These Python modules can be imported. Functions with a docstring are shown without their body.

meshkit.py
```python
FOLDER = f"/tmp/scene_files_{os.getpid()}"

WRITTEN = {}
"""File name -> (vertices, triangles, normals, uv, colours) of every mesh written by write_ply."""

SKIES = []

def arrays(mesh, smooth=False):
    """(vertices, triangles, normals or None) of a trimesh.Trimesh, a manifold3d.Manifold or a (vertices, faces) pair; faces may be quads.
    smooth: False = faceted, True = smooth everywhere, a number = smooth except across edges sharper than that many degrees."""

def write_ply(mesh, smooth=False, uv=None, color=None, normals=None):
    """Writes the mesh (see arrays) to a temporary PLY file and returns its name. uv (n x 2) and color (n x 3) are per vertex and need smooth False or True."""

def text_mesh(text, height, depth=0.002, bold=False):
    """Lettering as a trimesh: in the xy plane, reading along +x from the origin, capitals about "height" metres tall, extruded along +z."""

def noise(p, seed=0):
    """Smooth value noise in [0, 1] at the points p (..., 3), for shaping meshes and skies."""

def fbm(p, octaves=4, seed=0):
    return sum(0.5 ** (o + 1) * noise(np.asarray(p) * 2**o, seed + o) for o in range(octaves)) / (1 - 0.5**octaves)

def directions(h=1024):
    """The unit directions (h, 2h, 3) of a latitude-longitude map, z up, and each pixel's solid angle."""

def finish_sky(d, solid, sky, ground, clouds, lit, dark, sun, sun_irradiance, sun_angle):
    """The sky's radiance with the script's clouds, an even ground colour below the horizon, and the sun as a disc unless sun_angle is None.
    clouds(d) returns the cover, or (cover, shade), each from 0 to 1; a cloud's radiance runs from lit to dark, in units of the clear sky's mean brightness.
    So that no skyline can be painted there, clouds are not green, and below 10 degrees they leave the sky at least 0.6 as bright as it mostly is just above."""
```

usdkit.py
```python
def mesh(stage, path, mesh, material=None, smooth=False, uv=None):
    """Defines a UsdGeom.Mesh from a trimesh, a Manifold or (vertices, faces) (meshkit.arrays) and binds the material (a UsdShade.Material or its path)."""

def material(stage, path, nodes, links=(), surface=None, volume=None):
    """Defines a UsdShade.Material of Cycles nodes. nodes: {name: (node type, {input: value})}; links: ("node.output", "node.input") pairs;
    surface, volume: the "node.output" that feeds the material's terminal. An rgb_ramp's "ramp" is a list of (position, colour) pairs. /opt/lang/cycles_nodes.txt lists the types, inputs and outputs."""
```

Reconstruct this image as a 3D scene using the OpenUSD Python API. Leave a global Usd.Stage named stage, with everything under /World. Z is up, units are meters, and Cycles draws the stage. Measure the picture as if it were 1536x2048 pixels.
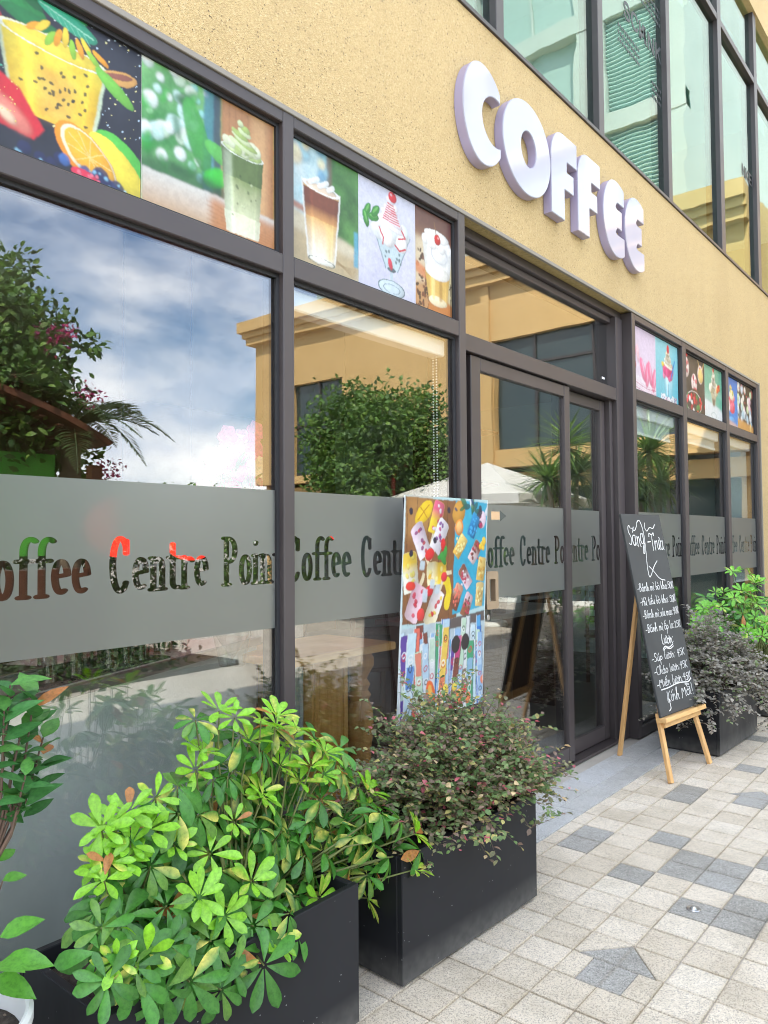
import math, re
import numpy as np, trimesh, shapely, usdkit, meshkit
from shapely import affinity
from shapely.geometry import Polygon, LineString, Point, MultiPolygon, box as sbox
from shapely.ops import unary_union
from scipy.ndimage import gaussian_filter
from pxr import Usd, UsdGeom, UsdLux, UsdShade, Gf, Sdf, Vt

stage = Usd.Stage.CreateInMemory()
UsdGeom.SetStageUpAxis(stage, "Z")
UsdGeom.SetStageMetersPerUnit(stage, 1.0)
UsdGeom.Xform.Define(stage, "/World")
UsdGeom.Scope.Define(stage, "/World/Looks")
PI = math.pi

# ------------------------------------------------------------------ camera, sky, sun, exposure
CAM = np.array([0.0, -2.0417, 1.4])
EXPOSURE = 1.73
SKY = 0.115
SUN_INT = 1.0
SUN = np.array([-0.50, 0.36, 0.80]); SUN /= np.linalg.norm(SUN)      # direction towards the sun

def make_camera():
    yaw, pitch, roll, f = math.radians(39.7877), math.radians(2.0219), math.radians(-0.4031), 1515.92
    F = np.array([math.cos(yaw) * math.cos(pitch), math.sin(yaw) * math.cos(pitch), math.sin(pitch)])
    R0 = np.array([math.sin(yaw), -math.cos(yaw), 0]); U0 = np.cross(R0, F)
    R = R0 * math.cos(roll) + U0 * math.sin(roll); U = U0 * math.cos(roll) - R0 * math.sin(roll)
    cam = UsdGeom.Camera.Define(stage, "/World/camera")
    m = Gf.Matrix4d(*[float(x) for x in (*R, 0, *U, 0, *(-F), 0, *CAM, 1)])
    cam.AddTransformOp().Set(m)
    cam.CreateHorizontalApertureAttr(36.0); cam.CreateVerticalApertureAttr(48.0)
    cam.CreateFocalLengthAttr(36.0 * f / 1536.0)
    cam.CreateClippingRangeAttr(Gf.Vec2f(0.05, 5000))
    cam.CreateExposureAttr(EXPOSURE)
make_camera()

def set_custom(prim, **kw):
    for k, v in kw.items():
        if v: prim.SetCustomDataByKey(k, v)

def make_sky():
    el, rot = math.asin(SUN[2]), math.atan2(SUN[0], SUN[1])
    n = {"sky": ("sky_texture", {"sky_type": "single_scattering", "sun_disc": False, "sun_elevation": el, "sun_rotation": rot, "altitude": 20.0, "aerosol_density": 0.6}),
         "tc": ("texture_coordinate", {}),
         "mp": ("mapping", {"scale": (1.0, 1.0, 1.7), "location": (2.9, 1.4, 0.3)}),
         "n1": ("noise_texture", {"scale": 2.3, "detail": 9.0, "roughness": 0.56, "distortion": 0.25}),
         "r1": ("rgb_ramp", {"ramp": [(0.0, (0, 0, 0)), (0.40, (0, 0, 0)), (0.50, (.66, .66, .66)), (0.62, (.95, .95, .95)), (1.0, (.95, .95, .95))]}),
         "n2": ("noise_texture", {"scale": 4.6, "detail": 7.0, "roughness": 0.6}),
         "r2": ("rgb_ramp", {"ramp": [(0.0, (7.0, 7.9, 9.6)), (0.46, (8.4, 9.2, 10.8)), (0.60, (12.6, 12.6, 12.9)), (0.72, (16.5, 16.2, 16)), (1.0, (17.5, 17, 16.6))]}),
         "mx": ("mix", {"mix_type": "mix"}), "hs": ("hsv", {"saturation": 1.25, "value": 1.08}),
         "bg": ("background_shader", {"strength": SKY})}
    l = [("tc.generated", "mp.vector"), ("mp.vector", "n1.vector"), ("n1.fac", "r1.fac"), ("mp.vector", "n2.vector"), ("n2.fac", "r2.fac"),
         ("r1.color", "mx.fac"), ("sky.color", "hs.color"), ("hs.color", "mx.color1"), ("r2.color", "mx.color2"), ("mx.color", "bg.color")]
    m = usdkit.material(stage, "/World/Looks/sky_look", n, l, surface="bg.background")
    d = UsdLux.DomeLight.Define(stage, "/World/sky")
    UsdShade.MaterialBindingAPI.Apply(d.GetPrim()).Bind(m)
    set_custom(d.GetPrim(), kind="structure", label="blue sky with drifting white and grey clouds")
make_sky()

def make_sun():
    s = UsdLux.DistantLight.Define(stage, "/World/sun")
    s.CreateIntensityAttr(SUN_INT); s.CreateAngleAttr(0.53); s.CreateNormalizeAttr(True)
    s.CreateColorAttr(Gf.Vec3f(1.0, 0.93, 0.81))
    z = SUN; x = np.cross([0, 0, 1], z); x /= np.linalg.norm(x); y = np.cross(z, x)
    s.AddTransformOp().Set(Gf.Matrix4d(*[float(v) for v in (*x, 0, *y, 0, *z, 0, 0, 0, 0, 1)]))
make_sun()

# ------------------------------------------------------------------ helpers
_used = {}
_frame = {}
def _num(parent, name):
    k = (parent, name); n = _used.get(k, 0); _used[k] = n + 1
    return f"{parent}/{name}" if n == 0 else f"{parent}/{name}_{n:03d}"

def rotz(a):
    c, s = math.cos(a), math.sin(a)
    m = np.eye(4); m[:2, :2] = [[c, -s], [s, c]]; return m

def thing(name, label, cat, loc=(0, 0, 0), rz=0.0, group=None, kind=None):
    p = _num("/World", name)
    x = UsdGeom.Xform.Define(stage, p)
    M = rotz(rz); M[:3, 3] = loc
    x.AddTranslateOp().Set(Gf.Vec3d(*map(float, loc)))
    if rz: x.AddRotateZOp().Set(math.degrees(rz))
    _frame[p] = np.linalg.inv(M)
    set_custom(x.GetPrim(), label=label, category=cat, group=group, kind=kind)
    return p

def parts_of(mesh):
    if hasattr(mesh, "to_mesh"):
        m = mesh.to_mesh(); return np.array(m.vert_properties[:, :3]), np.array(m.tri_verts)
    if isinstance(mesh, (tuple, list)):
        v, f = np.asarray(mesh[0], float), np.asarray(mesh[1], int)
        if f.shape[1] == 4: f = np.vstack([f[:, [0, 1, 2]], f[:, [0, 2, 3]]])
        return v, f
    return np.array(mesh.vertices), np.array(mesh.faces)

def part(parent, name, mesh, mat, smooth=False, label=None, kind=None, paint=None, local=False, cat=None, group=None):
    """one Mesh prim; vertices are in world space unless local; paint = per-vertex colours"""
    v, f = parts_of(mesh)
    root = "/World/" + parent.split("/")[2] if parent != "/World" else None
    if root and not local and root in _frame:
        v = v @ _frame[root][:3, :3].T + _frame[root][:3, 3]
    p = _num(parent, name)
    m = usdkit.mesh(stage, p, (v, f), mat, smooth=smooth)
    if paint is not None:
        UsdGeom.PrimvarsAPI(m).CreatePrimvar("paint", Sdf.ValueTypeNames.Color3fArray, "vertex").Set(Vt.Vec3fArray.FromNumpy(np.asarray(paint, np.float32)))
    set_custom(m.GetPrim(), label=label, kind=kind, category=cat, group=group)
    return p

def single(name, mesh, mat, label, cat, group=None, kind=None, **kw):
    return part("/World", name, mesh, mat, label=label, cat=cat, group=group, kind=kind, **kw)

def dup(src, name, loc, rz, label, group=None, cat=None):
    sp = stage.GetPrimAtPath(src)
    p = _num("/World", name)
    x = UsdGeom.Xform.Define(stage, p)
    x.GetPrim().GetReferences().AddInternalReference(src)
    x.GetPrim().SetInstanceable(True)
    x.ClearXformOpOrder()
    ops = x.GetOrderedXformOps()
    t = x.GetPrim().GetAttribute("xformOp:translate")
    if t: t.Set(Gf.Vec3d(*map(float, loc)))
    else: x.AddTranslateOp().Set(Gf.Vec3d(*map(float, loc)))
    r = x.GetPrim().CreateAttribute("xformOp:rotateZ", Sdf.ValueTypeNames.Float); r.Set(math.degrees(rz))
    x.GetPrim().CreateAttribute("xformOpOrder", Sdf.ValueTypeNames.TokenArray, False, Sdf.VariabilityUniform).Set(["xformOp:translate", "xformOp:rotateZ"])
    was = sp.GetCustomData()
    set_custom(x.GetPrim(), label=label, category=cat or was["category"], group=group or was.get("group"))
    return p

def box(x0, x1, y0, y1, z0, z1):
    m = trimesh.creation.box([x1 - x0, y1 - y0, z1 - z0]); m.apply_translation([(x0 + x1) / 2, (y0 + y1) / 2, (z0 + z1) / 2]); return m

def bbox(x0, x1, y0, y1, z0, z1, r=0.004):
    """box with chamfered edges"""
    c = []
    for sx in (0, 1):
        for sy in (0, 1):
            for sz in (0, 1):
                p = np.array([(x0, x1)[sx], (y0, y1)[sy], (z0, z1)[sz]], float)
                s = np.array([1 - 2 * sx, 1 - 2 * sy, 1 - 2 * sz]) * r
                for k in range(3):
                    q = p + s; q[k] = p[k]; c.append(q)
    return trimesh.Trimesh(np.array(c)).convex_hull

def cat(ms):
    vs, fs, n = [], [], 0
    for m in ms:
        v, f = parts_of(m); vs.append(v); fs.append(f + n); n += len(v)
    return np.vstack(vs), np.vstack(fs)

def extrude(shape, d):
    gs = [g for g in getattr(shape, "geoms", [shape]) if g.geom_type == "Polygon" and g.area > 1e-9]
    return trimesh.util.concatenate([trimesh.creation.extrude_polygon(g, d, engine="earcut") for g in gs])

def stand(m, x, y, z, facing=-1):
    """mesh lying in xy (extruded +z) stood up in the xz plane; its extrusion goes towards -y from y"""
    v, f = parts_of(m)
    w = np.stack([v[:, 0] + x, y - v[:, 2], v[:, 1] + z], 1)
    return w, f

def tube(path, r, n=6, cap=True):
    path = np.asarray(path, float); r = np.broadcast_to(np.asarray(r, float), (len(path),))
    t = np.gradient(path, axis=0); t /= np.maximum(np.linalg.norm(t, axis=1, keepdims=True), 1e-9)
    ref = np.array([0, 0, 1.0]) if abs(t[:, 2]).mean() < 0.85 else np.array([1.0, 0, 0])
    a = np.cross(t, ref); a /= np.maximum(np.linalg.norm(a, axis=1, keepdims=True), 1e-9); b = np.cross(t, a)
    th = np.arange(n) / n * 2 * PI
    v = (path[:, None] + r[:, None, None] * (np.cos(th)[None, :, None] * a[:, None] + np.sin(th)[None, :, None] * b[:, None])).reshape(-1, 3)
    f = []
    for i in range(len(path) - 1):
        for k in range(n):
            p, q = i * n + k, i * n + (k + 1) % n
            f += [[p, p + n, q + n], [p, q + n, q]]
    if cap:
        v = np.vstack([v, path[0], path[-1]]); k0 = len(v) - 2
        for k in range(n):
            f += [[k0, k, (k + 1) % n], [k0 + 1, (len(path) - 1) * n + (k + 1) % n, (len(path) - 1) * n + k]]
    return v, np.array(f)

def lathe(profile, x=0, y=0, z=0, n=28):
    """profile: (r, z) pairs from the axis out and back"""
    p = np.asarray(profile, float); th = np.arange(n) / n * 2 * PI
    v = np.stack([p[:, None, 0] * np.cos(th) + x, p[:, None, 0] * np.sin(th) + y, np.repeat(p[:, 1:2], n, 1) + z], -1).reshape(-1, 3)
    f = []
    for i in range(len(p) - 1):
        for k in range(n):
            a, b = i * n + k, i * n + (k + 1) % n
            f += [[a, b, b + n], [a, b + n, a + n]]
    return v, np.array(f)

def rod(a, b, w, d, up=(0, 1, 0), r=0.002):
    """square bar from a to b, w across, d along 'up'"""
    a, b = np.asarray(a, float), np.asarray(b, float); t = b - a; L = np.linalg.norm(t); t /= L
    u = np.asarray(up, float); u = u - t * (u @ t); u /= np.linalg.norm(u); s = np.cross(t, u)
    m = bbox(0, L, -w / 2, w / 2, -d / 2, d / 2, r)
    v = np.array(m.vertices)
    return a + v[:, :1] * t + v[:, 1:2] * s + v[:, 2:] * u, np.array(m.faces)

# ------------------------------------------------------------------ materials
LOOK = {}
def mat(name, nodes, links=(), surface="p.BSDF", volume=None):
    if name not in LOOK:
        LOOK[name] = usdkit.material(stage, "/World/Looks/" + name, nodes, links, surface, volume)
    return LOOK[name]

def plain(name, color, rough=0.5, metal=0.0, spec=None, coat=0.0):
    d = {"base_color": color, "roughness": rough, "metallic": metal}
    if coat: d["coat_weight"] = coat
    return mat(name, {"p": ("principled_bsdf", d)})

def worn(name, c1, c2, scale=8.0, rough=0.5, bump=0.0, bscale=60.0, metal=0.0, detail=6.0, stretch=(1, 1, 1), r2=None):
    """two tones mixed by noise, with optional fine relief"""
    n = {"g": ("geometry", {}), "mp": ("mapping", {"scale": stretch}), "n": ("noise_texture", {"scale": scale, "detail": detail, "roughness": 0.6}),
         "r": ("rgb_ramp", {"ramp": [(0.3, c1), (0.7, c2)]}), "p": ("principled_bsdf", {"roughness": rough, "metallic": metal})}
    l = [("g.position", "mp.vector"), ("mp.vector", "n.vector"), ("n.fac", "r.fac"), ("r.color", "p.base_color")]
    if bump:
        n["n2"] = ("noise_texture", {"scale": bscale, "detail": 4.0}); n["b"] = ("bump", {"strength": bump, "distance": 0.01})
        l += [("mp.vector", "n2.vector"), ("n2.fac", "b.height"), ("b.normal", "p.normal")]
    if r2 is not None:
        n["mr"] = ("map_range", {"from_min": 0.3, "from_max": 0.7, "to_min": rough, "to_max": r2}); l += [("n.fac", "mr.value"), ("mr.result", "p.roughness")]
    return mat(name, n, l)

def stucco():
    n = {"g": ("geometry", {}), "v": ("voronoi_texture", {"scale": 200.0, "feature": "f1"}), "s": ("separate_color", {}),
         "r": ("rgb_ramp", {"ramp": [(0.0, (.10, .07, .035)), (0.016, (.19, .135, .065)), (0.028, (.36, .258, .116)), (0.5, (.430, .312, .143)), (0.9, (.470, .348, .168)), (1.0, (.51, .40, .22))]}),
         "mp": ("mapping", {"scale": (1.0, 1.0, .45)}), "n": ("noise_texture", {"scale": 1.6, "detail": 8.0, "roughness": .62}), "r2": ("rgb_ramp", {"ramp": [(0.30, (.90, .885, .86)), (0.5, (1, 1, 1)), (0.7, (1.05, 1.05, 1.04))]}),
         "m": ("mix", {"mix_type": "multiply", "fac": 1.0}),
         "b": ("bump", {"strength": 0.55, "distance": 0.006}), "p": ("principled_bsdf", {"roughness": 0.85})}
    l = [("g.position", "v.vector"), ("v.color", "s.color"), ("s.r", "r.fac"), ("g.position", "mp.vector"), ("mp.vector", "n.vector"), ("n.fac", "r2.fac"), ("r.color", "m.color1"), ("r2.color", "m.color2"),
         ("m.color", "p.base_color"), ("v.distance", "b.height"), ("b.normal", "p.normal")]
    return mat("pebble_render", n, l)

def pane_look(name, tint, ior, gloss=(1, 1, 1), wave=0.05):
    """thin sheet glass: see-through, mirror-like by Fresnel, the same from both sides"""
    return mat(name, {"ge": ("geometry", {}), "wn": ("noise_texture", {"scale": 1.7, "detail": 1.0}), "wb": ("bump", {"strength": wave, "distance": 0.02}), "io": ("mix_float", {"a": ior, "b": 1.0 / ior}), "t": ("transparent_bsdf", {"color": tint}), "g": ("glossy_bsdf", {"color": gloss, "roughness": 0.0}), "f": ("fresnel", {}), "x": ("mix_closure", {})},
               [("ge.backfacing", "io.fac"), ("ge.position", "wn.vector"), ("wn.fac", "wb.height"), ("wb.normal", "g.normal"), ("io.result", "f.IOR"), ("f.fac", "x.fac"), ("t.BSDF", "x.closure1"), ("g.BSDF", "x.closure2")], surface="x.closure")

def leafy(name, trans=0.35, rough=0.38, hue=None):
    """leaf colour from the mesh's own paint, with some light passing through"""
    n = {"a": ("attribute", {"attribute": "paint"}), "p": ("principled_bsdf", {"roughness": rough}), "t": ("translucent_bsdf", {}), "x": ("mix_closure", {"fac": trans}),
         "h": ("hsv", {"saturation": 1.1, "value": 1.3, "hue": 0.49}),
         "g": ("geometry", {}), "n": ("noise_texture", {"scale": 95.0, "detail": 5.0, "roughness": 0.65}), "r": ("rgb_ramp", {"ramp": [(.28, (.62, .66, .60)), (.5, (1, 1, 1)), (.72, (1.28, 1.22, 1.1))]}), "m": ("mix", {"mix_type": "multiply", "fac": 1.0}), "b": ("bump", {"strength": 0.18, "distance": 0.004})}
    return mat(name, n, [("g.position", "n.vector"), ("n.fac", "r.fac"), ("a.color", "m.color1"), ("r.color", "m.color2"), ("n.fac", "b.height"), ("b.normal", "p.normal"), ("m.color", "p.base_color"), ("m.color", "h.color"), ("h.color", "t.color"), ("p.BSDF", "x.closure1"), ("t.BSDF", "x.closure2")], surface="x.closure")

def printed(name="print", rough=0.35):
    return mat(name, {"a": ("attribute", {"attribute": "paint"}), "p": ("principled_bsdf", {"roughness": rough})}, [("a.color", "p.base_color")])

def wood(name, c1, c2, rough=0.4, axis="x", scale=1.0):
    st = {"x": (2, 26, 26), "y": (26, 2, 26), "z": (26, 26, 2)}[axis]
    return worn(name, c1, c2, 1.6 * scale, rough, 0.08, 6.0, stretch=st, detail=5.0)

STUCCO = stucco()
FRAME = worn("dark_aluminium", (.038, .031, .031), (.046, .037, .037), 3.0, 0.38, r2=0.46)
GASKET = plain("black_rubber", (.012, .012, .014), 0.6)
GLASS = pane_look("window_glass", (.93, .95, .94), 2.03)
TEAL = pane_look("tinted_glass", (.64, .79, .75), 2.3, (.80, .89, .86), 0.12)
# ------------------------------------------------------------------ pavement: base, stone sill band, pavers
rng = np.random.default_rng(7)
PIT, PX0, PY0 = 0.1532, 2.580, -0.846

def paver_look(name, c1, c2, c3, edge=1.0):
    n = {"g": ("geometry", {}), "oi": ("object_info", {}), "v": ("voronoi_texture", {"scale": 320.0}), "s": ("separate_color", {}),
         "r": ("rgb_ramp", {"ramp": [(0.0, c1), (0.16, c1), (0.30, c2), (0.75, c2), (1.0, c3)]}),
         "n": ("noise_texture", {"scale": 5.0, "detail": 7.0, "roughness": 0.65}), "r2": ("rgb_ramp", {"ramp": [(0.28, (.80, .79, .76)), (0.52, (1, 1, 1)), (0.72, (1.05, 1.06, 1.08))]}),
         "m": ("mix", {"mix_type": "multiply", "fac": 1.0}),
         "sp": ("separate_xyz", {}), "ux": ("math", {"math_type": "multiply_add", "value2": 1 / PIT, "value3": -PX0 / PIT + 100}), "uy": ("math", {"math_type": "multiply_add", "value2": 1 / PIT, "value3": -PY0 / PIT + 100}), "fx": ("math", {"math_type": "fraction"}), "fy": ("math", {"math_type": "fraction"}),
         "sx": ("math", {"math_type": "subtract", "value2": 0.5}), "sy": ("math", {"math_type": "subtract", "value2": 0.5}), "ax": ("math", {"math_type": "absolute"}), "ay": ("math", {"math_type": "absolute"}), "mx": ("math", {"math_type": "maximum"}),
         "n5": ("noise_texture", {"scale": 17.0, "detail": 6.0, "roughness": 0.7}), "ed": ("math", {"math_type": "multiply_add", "value2": 0.16}), "r5": ("rgb_ramp", {"ramp": [(0.0, (1, 1, 1)), (.505, (1, 1, 1)), (.575, (.86, .835, .785)), (.62, (.70, .66, .59)), (1, (.68, .64, .58))]}), "m5": ("mix", {"mix_type": "multiply", "fac": edge}),
         "r3": ("rgb_ramp", {"ramp": [(0.0, (.88, .86, .825)), (0.35, (.96, .952, .935)), (0.7, (1.0, .995, .99)), (1.0, (1.03, 1.04, 1.05))]}), "m2": ("mix", {"mix_type": "multiply", "fac": 1.0}),
         "n3": ("noise_texture", {"scale": 210.0, "detail": 3.0}), "b": ("bump", {"strength": 0.5, "distance": 0.004}), "p": ("principled_bsdf", {"roughness": 0.8})}
    l = [("g.position", "v.vector"), ("v.color", "s.color"), ("s.r", "r.fac"), ("g.position", "n.vector"), ("n.fac", "r2.fac"), ("r.color", "m.color1"), ("r2.color", "m.color2"),
         ("g.position", "sp.vector"), ("sp.x", "ux.value1"), ("sp.y", "uy.value1"), ("ux.value", "fx.value1"), ("uy.value", "fy.value1"), ("fx.value", "sx.value1"), ("fy.value", "sy.value1"), ("sx.value", "ax.value1"), ("sy.value", "ay.value1"), ("ax.value", "mx.value1"), ("ay.value", "mx.value2"), ("g.position", "n5.vector"), ("n5.fac", "ed.value1"), ("mx.value", "ed.value3"), ("ed.value", "r5.fac"), ("m.color", "m5.color1"), ("r5.color", "m5.color2"), ("oi.random", "r3.fac"), ("m5.color", "m2.color1"), ("r3.color", "m2.color2"), ("m2.color", "p.base_color"), ("g.position", "n3.vector"), ("n3.fac", "b.height"), ("b.normal", "p.normal")]
    return mat(name, n, l)
PALE = paver_look("pale_granite", (.40, .355, .30), (.665, .585, .475), (.79, .715, .60))
DARK = paver_look("grey_granite", (.19, .185, .172), (.355, .342, .315), (.56, .54, .50))
SILLS = paver_look("blue_grey_granite", (.28, .28, .275), (.47, .47, .46), (.62, .615, .60), 0.0)
JOINT = worn("joint_sand", (.075, .065, .052), (.14, .125, .10), 14.0, 0.95, 0.3, 90.0)

pave = thing("pavement", None, None, kind="structure")
part(pave, "bed", box(-70, 90, -80, 14, -0.5, -0.008), worn("paved_ground", (.34, .31, .27), (.46, .425, .37), 2.0, 0.85), kind="structure")

def slab_mesh(poly, z=0.0, h=0.03, r=0.0022):
    """a paving stone with a small arris: outline polygon, top at z"""
    poly = shapely.geometry.polygon.orient(poly, 1.0)
    inner = poly.buffer(-r, join_style=2)
    if inner.is_empty or inner.geom_type != "Polygon" or len(inner.exterior.coords) != len(poly.exterior.coords):
        return extrude(poly, h).apply_translation([0, 0, z - h])
    a = np.array(poly.exterior.coords)[:-1]; b = np.array(shapely.geometry.polygon.orient(inner, 1.0).exterior.coords)[:-1]
    k = np.argmin(((b - a[0]) ** 2).sum(1)); b = np.roll(b, -k, axis=0)
    n = len(a)
    v = np.vstack([np.c_[a, np.full(n, z - h)], np.c_[a, np.full(n, z - r)], np.c_[b, np.full(n, z)]])
    f = []
    for i in range(n):
        j = (i + 1) % n
        f += [[i, j, n + j], [i, n + j, n + i], [n + i, n + j, 2 * n + j], [n + i, 2 * n + j, 2 * n + i]]
    t = trimesh.creation.triangulate_polygon(Polygon(b), engine="earcut")
    tv, tf = t
    m = {tuple(np.round(p, 7)): i for i, p in enumerate(b)}
    for tri in tf:
        ids = [2 * n + m[tuple(np.round(tv[q], 7))] for q in tri]
        p0, p1, p2 = v[ids[0]], v[ids[1]], v[ids[2]]
        if np.cross(p1 - p0, p2 - p0)[2] < 0: ids = ids[::-1]
        f.append(ids)
    return v, np.array(f)

ARROWS = []
def arrow_shapes(ax, ay):
    shaft = Polygon([(ax - .30, ay + .075), (ax - .30, ay - .075), (ax - .15, ay - .075), (ax - .15, ay + .075)])
    head = Polygon([(ax - .149, ay + .133), (ax - .149, ay - .133), (ax, ay)])
    return [shaft, head]
ARROWS = arrow_shapes(2.572, -0.997) + arrow_shapes(4.56, -0.93)
ARROW_U = unary_union(ARROWS).buffer(0.003)
dark_cells = {(4, -3), (5, -3), (3, -1), (4, 0), (5, 0), (4, 1), (5, 1), (2, 1), (2, 2), (3, 2), (6, -1), (10, -2), (11, -2), (15, -1), (6, 2), (20, -2), (27, -1), (5, 5), (1, 7), (9, 6)}
LIGHT_XY = (2.966, -1.072)
hole = Point(*LIGHT_XY).buffer(0.026, 12)
jobs = []
SILL_Y = -0.312
for i in range(-8, 48):
    for j in range(-4, 13):
        x0, x1 = PX0 + i * PIT, PX0 + (i + 1) * PIT
        y1 = PY0 - j * PIT; y0 = y1 - PIT
        y1 = min(y1, SILL_Y)
        if y1 - y0 < 0.02: continue
        g = 0.0022 + 0.001 * rng.random()
        jx = rng.normal(0, 0.0012, 2)
        s = sbox(x0 + g + jx[0] * .5, y0 + g + jx[1] * .5, x1 - g + jx[0] * .5, y1 - g + jx[1] * .5)
        s = s.difference(ARROW_U)
        if (i, j) == (2, 1): s = s.difference(hole)
        for q in getattr(s, "geoms", [s]):
            if q.geom_type == "Polygon" and q.area > 2e-4:
                c = np.array(q.centroid.coords[0])
                jobs.append((np.hypot(c[0] - 0, c[1] + 2.04), q, (i, j) in dark_cells, c))
for a in ARROWS:
    jobs.append((0.5, a.buffer(-0.001, join_style=2), True, np.array(a.centroid.coords[0])))
def in_view(c, pad=0.0):
    d = np.array([c[0], c[1] - CAM[1]])
    yaw = math.radians(39.79)
    z = d @ [math.cos(yaw), math.sin(yaw)]; r = d @ [math.sin(yaw), -math.cos(yaw)]
    return z > 0.3 and r / z < 0.512 + pad and c[1] < -0.05
jobs.sort(key=lambda t: (not in_view(t[3], 0.03), t[0]))
rest = {True: [], False: []}
for n, (d, q, dk, c) in enumerate(jobs):
    if q.interiors: q2 = extrude(q, 0.03).apply_translation([0, 0, -0.03]); mm = parts_of(q2)
    else: mm = parts_of(slab_mesh(q, 0.0 + float(rng.normal(0, 0.0007))))
    if n < 290:
        part(pave, "paver", mm, DARK if dk else PALE)
    else: rest[dk].append(mm)
part(pave, "pavers", cat(rest[False]), PALE, kind="stuff")
part(pave, "grey_pavers", cat(rest[True]), DARK, kind="stuff")
x = 1.05; k = 0
while x < 9.6:
    w = 0.612
    part(pave, "sill_slab", slab_mesh(sbox(x + .0015, SILL_Y + .132, x + w - .0015, -0.012), 0.0), SILLS)
    x += w
x = 0.9
while x < 9.6:
    part(pave, "kerb_slab", slab_mesh(sbox(x + .0015, SILL_Y + .003, x + .458 - .0015, SILL_Y + .129), 0.0), SILLS)
    x += .459

gl = thing("ground_light", "round steel recessed light set in a grey paving stone", "ground light", (LIGHT_XY[0], LIGHT_XY[1], 0))
part(gl, "rim", lathe([(.014, .004), (.023, .005), (.0255, .003), (.0255, -.03)], *LIGHT_XY, 0, 24), plain("steel", (.62, .62, .63), 0.25, 1.0), smooth=40)
part(gl, "lens", lathe([(.0005, .0105), (.006, .0095), (.0115, .006), (.0138, .0035), (.0138, -.02)], *LIGHT_XY, 0, 20), plain("lens_steel", (.55, .57, .58), 0.12, 0.8), smooth=True)

# ------------------------------------------------------------------ cafe building
b = thing("cafe_building", "yellow pebble-dashed cafe building with dark framed shopfront and teal upper glazing", "building", (0, 0, 0))
WALLB = plain("interior_white", (.74, .73, .70), 0.8)
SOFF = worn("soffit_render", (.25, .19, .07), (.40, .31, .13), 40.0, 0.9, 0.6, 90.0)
# fascia with the soffit strip below it, end walls and the upper wall
part(b, "wall", box(-3.0, 16.0, 0.0, 0.30, 3.012, 4.05), STUCCO)
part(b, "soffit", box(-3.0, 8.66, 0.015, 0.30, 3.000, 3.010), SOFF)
part(b, "drip_edge", bbox(-3.0, 8.63, -0.006, 0.012, 2.990, 3.011, .002), plain("drip_metal", (.20, .18, .15), 0.6))
part(b, "drip_edge", bbox(8.626, 8.648, -0.012, 0.012, 0.0, 3.011, .002), plain("drip_metal", (.20, .18, .15), 0.6))
part(b, "wall", box(8.65, 16.0, 0.0, 0.30, 0.0, 3.012), STUCCO)
part(b, "wall", box(-3.0, -1.55, 0.0, 0.30, 0.0, 3.0), STUCCO)
part(b, "wall", box(-3.0, 16.0, 0.0, 0.30, 7.16, 7.9), STUCCO)
part(b, "wall", box(-3.0, -2.7, 0.30, 7.0, 0.0, 7.9), STUCCO)
part(b, "wall", box(15.7, 16.0, 0.30, 7.0, 0.0, 7.9), STUCCO)
part(b, "wall", box(-3.0, 16.0, 7.0, 7.3, 0.0, 7.9), STUCCO)
part(b, "roof", box(-3.0, 16.0, 0.30, 7.0, 7.7, 7.85), worn("roof_grey", (.3, .3, .3), (.4, .4, .4), 2))
part(b, "floor_slab", box(-2.7, 15.7, 0.30, 7.0, 3.45, 3.75), WALLB)
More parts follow.
